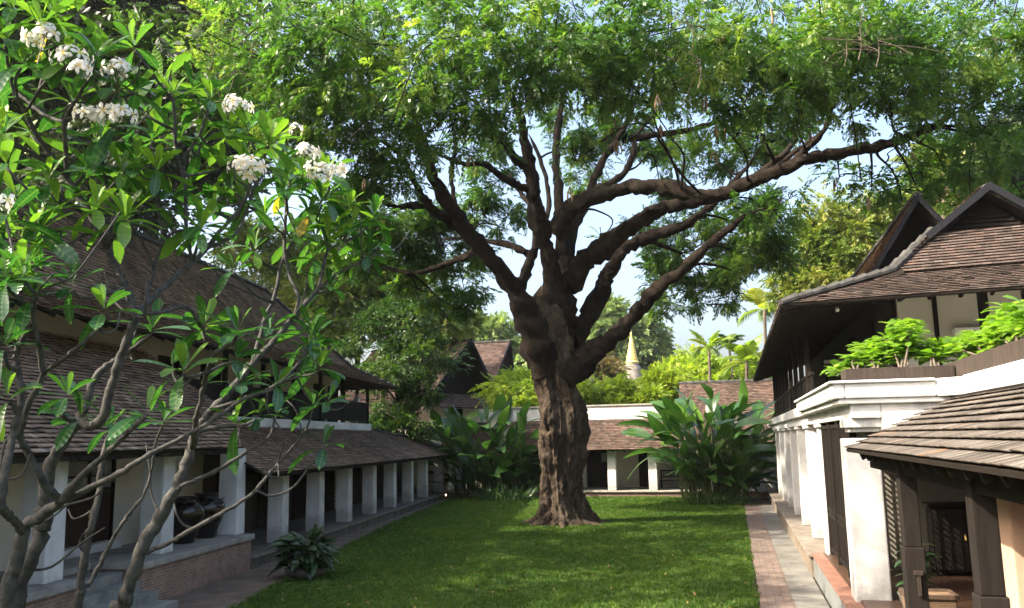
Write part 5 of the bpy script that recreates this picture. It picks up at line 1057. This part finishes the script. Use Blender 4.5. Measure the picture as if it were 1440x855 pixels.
# ------------------------------------------------------------------ flowering shrub-tree at the left, close to the viewer
PBASE = np.array([-5.15, 5.6, 0.0])
PT = thing('flowering_tree', 'grey-branched small tree with white blossoms and rosettes of long leaves, nearest the viewer at left', 'tree', tuple(PBASE)); po = off(PT)
PLIMB = [  # photo pixel, distance, width in pixels
 [(0,960,6.4,40),(10,850,6.4,36),(34,747,6.4,27),(60,724,6.4,25),(86,704,6.3,22),(120,664,6.1,15),(169,619,5.9,12),(205,585,5.7,10)],
 [(34,749,6.4,24),(16,728,6.2,20),(0,712,6.0,19),(-40,680,5.8,15),(-60,620,5.6,12)],
 [(86,706,6.3,19),(62,678,6.2,18),(40,636,6.1,16),(28,608,6.0,15),(43,563,5.9,14),(60,524,5.9,14),(49,462,5.8,11),(41,425,5.7,9)],
 [(60,524,5.9,12),(95,500,5.8,11),(122,478,5.7,10),(141,458,5.7,9),(146,442,5.7,8)],
 [(88,704,6.3,18),(160,670,6.3,15),(200,645,6.3,14),(240,624,6.4,12),(300,590,6.5,10),(345,560,6.6,8),(385,548,6.7,7)],
 [(10,980,6.7,46),(20,855,6.7,40),(51,765,6.7,36),(61,730,6.7,34),(64,696,6.7,31),(74,647,6.7,28),(97,608,6.7,26),(112,592,6.7,26)],
 [(108,596,6.7,20),(120,572,6.8,19),(131,537,6.9,17),(150,515,7.0,15),(167,504,7.1,12),(200,480,7.2,9),(212,470,7.2,8)],
 [(110,594,6.7,24),(128,598,6.6,22),(141,593,6.5,22),(152,560,6.5,21),(162,525,6.5,20),(173,495,6.5,20),(188,455,6.5,20),(190,440,6.5,18),(178,405,6.6,17),(166,382,6.7,17),(152,350,6.8,16),(141,327,6.8,16),(125,297,6.9,15),(100,258,6.9,14),(72,220,6.9,12),(50,186,6.8,11),(35,155,6.7,10),(22,136,6.6,9),(12,95,6.5,8),(8,60,6.4,7)],
 [(190,442,6.5,15),(215,418,6.7,14),(240,395,6.9,13),(268,372,7.1,12),(290,350,7.3,12),(312,322,7.4,10),(340,290,7.5,9),(352,260,7.5,8),(352,235,7.5,7)],
 [(190,440,6.5,12),(225,440,6.7,10),(262,432,6.9,9),(285,462,7.1,7)],
 [(94,252,6.9,11),(92,215,6.8,11),(90,176,6.7,10),(92,165,6.7,9),(108,140,6.6,8),(125,110,6.5,7),(135,85,6.4,6)],
 [(92,167,6.7,8),(130,162,6.6,7),(150,145,6.6,6),(165,128,6.5,6)],
 [(36,158,6.7,8),(60,120,6.6,7),(85,100,6.5,6),(92,94,6.4,5)],
 [(90,172,6.7,8),(60,160,6.9,8),(35,140,7.0,7),(10,120,7.1,6)],
 [(150,348,6.8,10),(160,300,7.0,9),(150,260,7.1,8),(143,222,7.1,7),(141,200,7.1,6)],
 [(270,370,7.1,10),(262,320,7.3,9),(260,260,7.4,9),(248,210,7.4,9),(246,170,7.4,8),(244,140,7.4,7)],
 [(256,225,7.4,8),(280,190,7.5,7),(296,145,7.5,6)],
 [(0,720,5.6,22),(8,660,5.6,22),(20,609,5.7,19),(30,563,5.7,17),(26,520,5.8,15),(23,495,5.8,14),(36,468,5.8,13),(44,450,5.8,11),(50,400,5.8,9),(36,385,5.7,7)],
 [(24,495,5.8,9),(0,490,5.7,8),(-20,440,5.6,7)],
 [(106,960,6.9,28),(110,850,6.9,22),(115,825,6.9,20),(123,759,6.9,18),(130,733,6.9,17),(138,696,7.0,15),(143,653,7.1,13),(150,620,7.2,10),(157,606,7.2,8)],
 [(117,826,6.9,11),(128,818,7.0,11),(143,788,7.1,10),(163,750,7.2,10),(182,722,7.3,9),(200,699,7.4,7),(212,667,7.5,6),(218,625,7.5,5),(229,598,7.5,5)],
 [(120,970,7.1,44),(158,870,7.1,36),(180,835,7.1,34),(200,770,7.1,32),(222,733,7.2,30),(246,688,7.2,27),(266,639,7.3,24),(276,608,7.4,22),(290,586,7.5,19),(324,550,7.7,17),(355,512,7.9,15),(385,480,8.1,14),(411,449,8.3,13),(428,428,8.4,12),(446,408,8.5,10),(455,375,8.6,8),(462,345,8.7,7)],
 [(206,778,7.1,11),(240,762,7.1,11),(266,747,7.1,11),(317,719,7.2,10),(352,696,7.3,9),(380,664,7.4,8),(402,640,7.5,6),(430,604,7.6,5),(440,575,7.6,5)],
 [(360,690,7.3,6),(382,697,7.4,6),(410,687,7.5,5),(432,660,7.6,5),(453,633,7.6,4)],
 [(244,694,7.2,14),(262,680,7.2,12),(294,667,7.3,11),(329,647,7.4,10),(352,632,7.5,9),(378,614,7.5,7),(388,585,7.6,6)],
 [(278,606,7.4,14),(320,599,7.5,10),(345,597,7.5,8),(360,590,7.5,6)],
 [(284,592,7.5,12),(303,575,7.5,11),(355,557,7.6,10),(390,540,7.7,9),(412,520,7.8,8),(428,500,7.9,7),(438,480,7.9,6)],
 [(392,540,7.7,6),(420,530,7.8,5),(440,526,7.8,5),(448,522,7.8,4)],
 [(412,522,7.8,5),(435,560,7.9,5),(458,570,7.9,4)],
 [(270,630,7.3,14),(276,590,7.0,13),(285,550,6.9,12),(292,520,6.8,11),(305,495,6.7,10),(324,484,6.6,9),(333,472,6.5,8)],
 [(290,524,6.8,8),(270,530,6.5,7),(258,528,6.3,6)],
 [(412,450,8.3,9),(420,420,8.3,9),(408,390,8.4,8),(400,350,8.5,8),(402,300,8.6,7),(403,268,8.6,6)],
 [(356,510,7.9,10),(372,450,8.2,10),(385,420,8.3,9),(400,360,8.5,8),(430,320,8.7,7),(450,285,8.8,6)],
 [(446,408,8.5,7),(475,385,8.7,6),(500,372,8.8,5),(516,362,8.9,4)],
 [(460,352,8.7,6),(480,340,8.8,5),(492,324,8.9,4)],
 [(480,342,8.8,5),(505,330,8.9,5),(525,308,9.0,4)],
 [(290,350,7.3,9),(330,330,7.4,8),(345,300,7.5,7),(365,240,7.6,7),(378,205,7.6,6)],
 [(142,330,6.8,9),(120,330,6.6,8),(90,345,6.4,7),(62,325,6.3,6)],
 [(205,430,6.6,9),(216,380,6.9,8),(230,340,7.0,8),(250,325,7.1,7),(280,322,7.1,6)],
 [(218,378,6.9,7),(200,340,6.9,6),(178,310,6.8,6)],
 [(230,340,7.0,7),(222,290,7.1,6),(221,245,7.1,5)],
 [(178,405,6.6,9),(140,415,6.3,8),(115,420,6.1,7),(102,408,6.0,7)],
]
mb = MB(); psk = []
for i, L in enumerate(PLIMB):
    P = [np.append(at(x, y, D), w*.60/FPX*D/2) for x, y, D, w in L]
    if L[0][1] > 940: P = [np.append(PBASE+np.array([(-.25,.0),(.1,.1),(.28,-.05),(.1,.3)][i % 4]+(-.08,)), P[0][3]*1.35)]+P
    S = spline(P, 6); r_ = np.random.default_rng(i+3); S[:, :3] += r_.normal(size=(len(S), 3))*S[:, 3:4]*.16; S[:, 3] = np.maximum(S[:, 3]*(1+.08*r_.normal(size=len(S))), .010)
    mb.tube(S[:, :3], S[:, 3], 10, True, tone=.5, wob=.03, seed=i); psk.append(S)
tips = [(s[-1, :3], s[-1, :3]-s[-4, :3]) for s in psk]
psk = np.concatenate([s[len(s)//4:] for s in psk]); rgP = np.random.default_rng(12)
EXTRA = [(61,30,6.3),(76,10,6.6),(190,122,6.8),(100,137,6.9),(170,237,7.0),(10,225,6.2),(45,182,7.2),(195,231,7.2),(377,198,7.8),(453,280,8.7),(136,285,6.5),(176,305,6.6),(282,322,7.0),(35,382,5.6),(252,190,7.6),(282,196,7.6),(136,201,7.3),(171,236,7.4),(347,282,7.7),(60,322,6.2),(25,272,6.4),(322,268,7.7),(402,262,8.3),(433,297,8.6),(331,498,7.0),(443,361,8.6),(460,400,8.6),(439,459,8.2),(436,491,8.1),(338,533,7.4),(334,589,7.5),(285,459,7.3),(381,459,8.2),(95,550,6.6),(7,481,5.6),(13,553,5.6),(10,390,5.5),(510,352,9.0),(490,290,9.0),(520,330,9.2),(470,312,8.9),(425,245,8.6),(390,225,8.4),(415,330,8.6),(375,300,8.3),(360,345,8.1),(330,375,7.8),(300,290,7.7),(215,190,7.5),(205,150,7.3),(20,10,6.4),(110,10,6.8),(40,-30,6.5),(-20,30,6.3),(-30,150,6.3),(-40,300,6.0),(30,330,6.1),(85,285,6.6),(120,235,7.0),(240,270,7.4),(310,230,7.7),(460,240,8.9),(445,330,8.9),(75,20,6.9),(230,110,7.6),(270,120,7.6),(320,180,7.8),(350,180,7.9),(190,60,7.2),(10,300,5.9),(70,250,6.6),(8,180,6.4),(200,275,7.3),(160,170,7.0),(60,100,6.8),(30,85,6.3),(95,60,6.7)]
for x, y, D in EXTRA:
    c = at(x, y, D)-np.array([0, 0, .06]); d = np.linalg.norm(psk[:, :3]-c, axis=1)+np.maximum(0, psk[:, 2]-c[2]+.1)*1.5; j = int(np.argmin(d)); a = psk[j, :3]
    mid = (a+c)/2-np.array([0, 0, .10*np.linalg.norm(c-a)])+rgP.normal(size=3)*.04; P = spline([a, mid, c], 6)
    mb.tube(P, np.linspace(min(psk[j, 3]*.8, .02), .011, len(P)), 8, True, tone=.5); tips.append((c, P[-1]-P[-3]))
for q in range(46):
    j = rgP.integers(0, len(psk)); a = psk[j, :3]; d = rgP.normal(size=3)*np.array([.26, .24, .18])+np.array([0, 0, .14])
    P = spline([a, a+d*.4-[0, 0, .04]+rgP.normal(size=3)*.03, a+d*.75+rgP.normal(size=3)*.03, a+d+[0, 0, .10]], 4); mb.tube(P, np.linspace(min(.012, psk[j, 3]*.7), .006, len(P)), 6, True, tone=.5)
mb.v = [tuple(np.array(p)-po) for p in mb.v]; mb.build('trunk', GREYBARK, PT, smooth=True, fix=False)
FR = [quads_leaf(.30, .118, 8, dr, .24, 'obovate', .02) for dr in (.1, .25, .45, .75)]
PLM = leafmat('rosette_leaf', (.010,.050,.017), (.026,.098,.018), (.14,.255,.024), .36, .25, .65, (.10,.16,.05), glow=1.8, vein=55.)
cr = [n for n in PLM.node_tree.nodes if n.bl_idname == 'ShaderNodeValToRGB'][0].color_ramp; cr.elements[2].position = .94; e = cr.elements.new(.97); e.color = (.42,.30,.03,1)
S = Scatter()
for c, d in tips:
    d = d/np.linalg.norm(d)*.45+np.array([0, 0, .95]); d /= np.linalg.norm(d); n = int(rgP.integers(8, 13)); base_t = rgP.uniform(.2, .72) if c[2] > 4.6 else rgP.uniform(.05, .5); low = (CAM+0*c) is not None and (c[2] < 3.6+.02*np.linalg.norm(c[:2])); s0 = rgP.uniform(.85, 1.2)*(.9 if low else 1.0); n = int(n*.75) if low else n  # high rosettes toned lighter, low ones darker: sun and shade put into colour
    xa = np.cross(d, [.3, .9, .1]); xa /= np.linalg.norm(xa); ya = np.cross(d, xa)
    for i in range(n):
        u = i/(n-1); az = i*2.4+rgP.normal()*.25; el = rad(-8+82*u)+rgP.normal()*.16
        dd = (xa*math.cos(az)+ya*math.sin(az))*math.cos(el)+d*math.sin(el); k = int(np.clip(3-u*3.2+rgP.normal()*.5, 0, 3))
        up = d-dd*(d @ dd)*.9
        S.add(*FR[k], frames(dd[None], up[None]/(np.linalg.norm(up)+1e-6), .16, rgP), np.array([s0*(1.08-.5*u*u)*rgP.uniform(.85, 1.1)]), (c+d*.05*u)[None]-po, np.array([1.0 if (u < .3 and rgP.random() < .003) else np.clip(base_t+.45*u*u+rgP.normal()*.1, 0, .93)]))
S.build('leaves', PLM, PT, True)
# white five-petalled blossoms in heads
m, nt_, b_ = mat('white_petal'); sx = N(nt_, 'ShaderNodeSeparateXYZ'); nt_.links.new(N(nt_, 'ShaderNodeAttribute', attribute_name='leafuv').outputs['Vector'], sx.inputs[0])
nt_.links.new(ramp(nt_, sx.outputs[0], [(.08, (.78,.52,.06)), (.42, (.80,.78,.70))]), b_.inputs['Base Color']); b_.inputs['Roughness'].default_value = .5
tl = N(nt_, 'ShaderNodeBsdfTranslucent'); tl.inputs[0].default_value = (.75,.74,.66,1); mx = N(nt_, 'ShaderNodeMixShader'); mx.inputs[0].default_value = .25
nt_.links.new(b_.outputs[0], mx.inputs[1]); nt_.links.new(tl.outputs[0], mx.inputs[2]); nt_.links.new(mx.outputs[0], nt_.nodes['Material Output'].inputs['Surface']); PETM = m
PET = quads_leaf(.056, .040, 4, .5, -.25, 'obovate', .002)
HEADS = [(62,52,6.1,.10,14),(100,82,6.2,.09,11),(112,97,6.1,.06,6),(165,100,6.4,.08,9),(130,165,6.5,.08,9),(152,160,6.4,.07,7),(172,163,6.4,.08,10),(337,150,7.3,.09,10),(352,238,7.2,.12,20),(430,216,8.3,.09,11),(453,243,8.4,.12,14),(475,240,8.6,.08,7),(118,160,6.6,.05,5),(415,182,8.3,.05,5),(5,285,5.9,.05,4)]
for i, (x, y, D, r, n) in enumerate(HEADS):
    c = at(x, y, D); j = min(tips, key=lambda t: np.linalg.norm(t[0]-c)); S = Scatter()
    for q in range(n):
        u = rgP.normal(size=3); u /= np.linalg.norm(u); u[2] = abs(u[2])*.8-.1; u = u-_f*.35; u /= np.linalg.norm(u); p = c+u*r*rgP.uniform(.6, 1.3)*np.array([1.25, 1.25, .8])
        xa = np.cross(u, [.2, .5, .8]); xa /= np.linalg.norm(xa); ya = np.cross(u, xa); a = rgP.random()+np.arange(5)*1.2566
        dd = np.cos(a)[:, None]*xa+np.sin(a)[:, None]*ya+u*.35
        S.add(*PET, frames(dd, np.tile(u, (5, 1)), .12, rgP), rgP.uniform(.9, 1.2, 5), np.tile(p, (5, 1))-po, np.full(5, .5))
    o = S.build('blossom_head', PETM, PT, True)
    mb = MB()
    P = spline([j[0], (j[0]+c)/2+np.array([0,0,.03]), c], 4); mb.tube(P-po, np.linspace(.009, .006, len(P)), 5, False)
    for q in range(8): mb.tube([c-po, c-po+rgP.normal(size=3)*r*.8], [.004, .003], 4, False)
    mb.build('flower_stalk', STALK, o, smooth=True, fix=False)

# ------------------------------------------------------------------ grass blades on the lawn
def in_poly(P, poly):
    x, y = P[:, 0], P[:, 1]; c = np.zeros(len(P), bool); k = len(poly)
    for i in range(k):
        (x0, y0), (x1, y1) = poly[i], poly[(i+1) % k]
        c ^= ((y0 > y) != (y1 > y)) & (x < (x1-x0)*(y-y0)/(y1-y0+1e-12)+x0)
    return c
rgG = np.random.default_rng(8); tv, tf, tu = [], [], []
for i in range(7):
    a = rgG.random()*6.28; b0 = rgG.normal(size=2)*.025; w = .006; h = rgG.uniform(.03, .055); l = rgG.uniform(.3, .9)*h; k = len(tv); c, s = math.cos(a), math.sin(a)
    tv += [(b0[0]-s*w, b0[1]+c*w, 0), (b0[0]+s*w, b0[1]-c*w, 0), (b0[0]+c*l*.5+s*w*.7, b0[1]+s*l*.5-c*w*.7, h*.7), (b0[0]+c*l, b0[1]+s*l, h)]; tf.append((k, k+1, k+2, k+3)); tu += [(0,0)]*4
tv, tf, tu = np.array(tv), np.array(tf), np.array(tu, float)
n = 62000; yy = 15+36*rgG.random(n)**1.5; P = np.column_stack([rgG.uniform(-16.4, .4, n), yy, np.zeros(n)]); P = P[in_poly(P, LAWN)]; rr_ = np.hypot(P[:, 0]-TB[0], P[:, 1]-TB[1]); P = P[rgG.random(len(P)) < np.clip((rr_-1.0)/1.1, .05, 1)]; n = len(P)
a = rgG.random(n)*6.283; Rz = np.zeros((n, 3, 3)); Rz[:, 0, 0] = Rz[:, 1, 1] = np.cos(a); Rz[:, 0, 1] = -np.sin(a); Rz[:, 1, 0] = np.sin(a); Rz[:, 2, 2] = 1
patch = .12*np.sin(P[:, 0]*1.3+np.sin(P[:, 1]*.8)*1.5)*np.cos(P[:, 1]*.9)
S = Scatter(); S.add(tv, tf, tu, Rz, (1.0+P[:, 1]*.022)*rgG.uniform(.7, 1.25, n), P, np.clip(.45+patch+rgG.normal(0, .2, n), 0, 1))
stuff(S.build('grass', leafmat('grass_blade', (.030,.070,.010), (.065,.125,.018), (.145,.205,.034), .38, .55, .2, glow=1.4)), 'short mown green grass covering the lawn around the great tree', 'grass')
# fallen leaves lying on the grass and paths
n = 900; P = np.column_stack([rgG.uniform(-15, 1.6, n), 15+34*rgG.random(n)**1.3, np.full(n, .05)]); P[P[:, 0] > .36, 2] = .024; P = P[in_poly(P, LAWN) | (P[:, 0] > .36)]; n = len(P)
FL = quads_leaf(.10, .05, 3, .4, .3, 'ovate'); S = Scatter(); d = np.column_stack([rgG.normal(size=n), rgG.normal(size=n), rgG.normal(size=n)*.12])
S.add(*FL, frames(d, None, .25, rgG), rgG.uniform(.5, 1.3, n), P, rgG.random(n))
stuff(S.build('fallen_leaves', leafmat('dry_leaf', (.10,.055,.025), (.22,.13,.05), (.34,.26,.08), .15, .7, .2)), 'dry brown and yellow fallen leaves strewn over the lawn and brick path', 'fallen leaves')
# ------------------------------------------------------------------ thin warm haze over the whole place
mb = MB(); mb.box(-330, 330, -100, 430, -1.05, 46)
hz = mb.build('haze', None or bpy.data.materials.new('haze_air')); stuff(hz, 'thin pale haze lying in the air over the whole courtyard', 'haze')
m = bpy.data.materials['haze_air']; m.use_nodes = True; n_ = m.node_tree.nodes; n_.clear()
pv = n_.new('ShaderNodeVolumePrincipled'); pv.inputs['Density'].default_value = .00015; pv.inputs['Color'].default_value = (.86, .9, .95, 1); pv.inputs['Anisotropy'].default_value = .2
ou = n_.new('ShaderNodeOutputMaterial'); m.node_tree.links.new(pv.outputs[0], ou.inputs['Volume'])
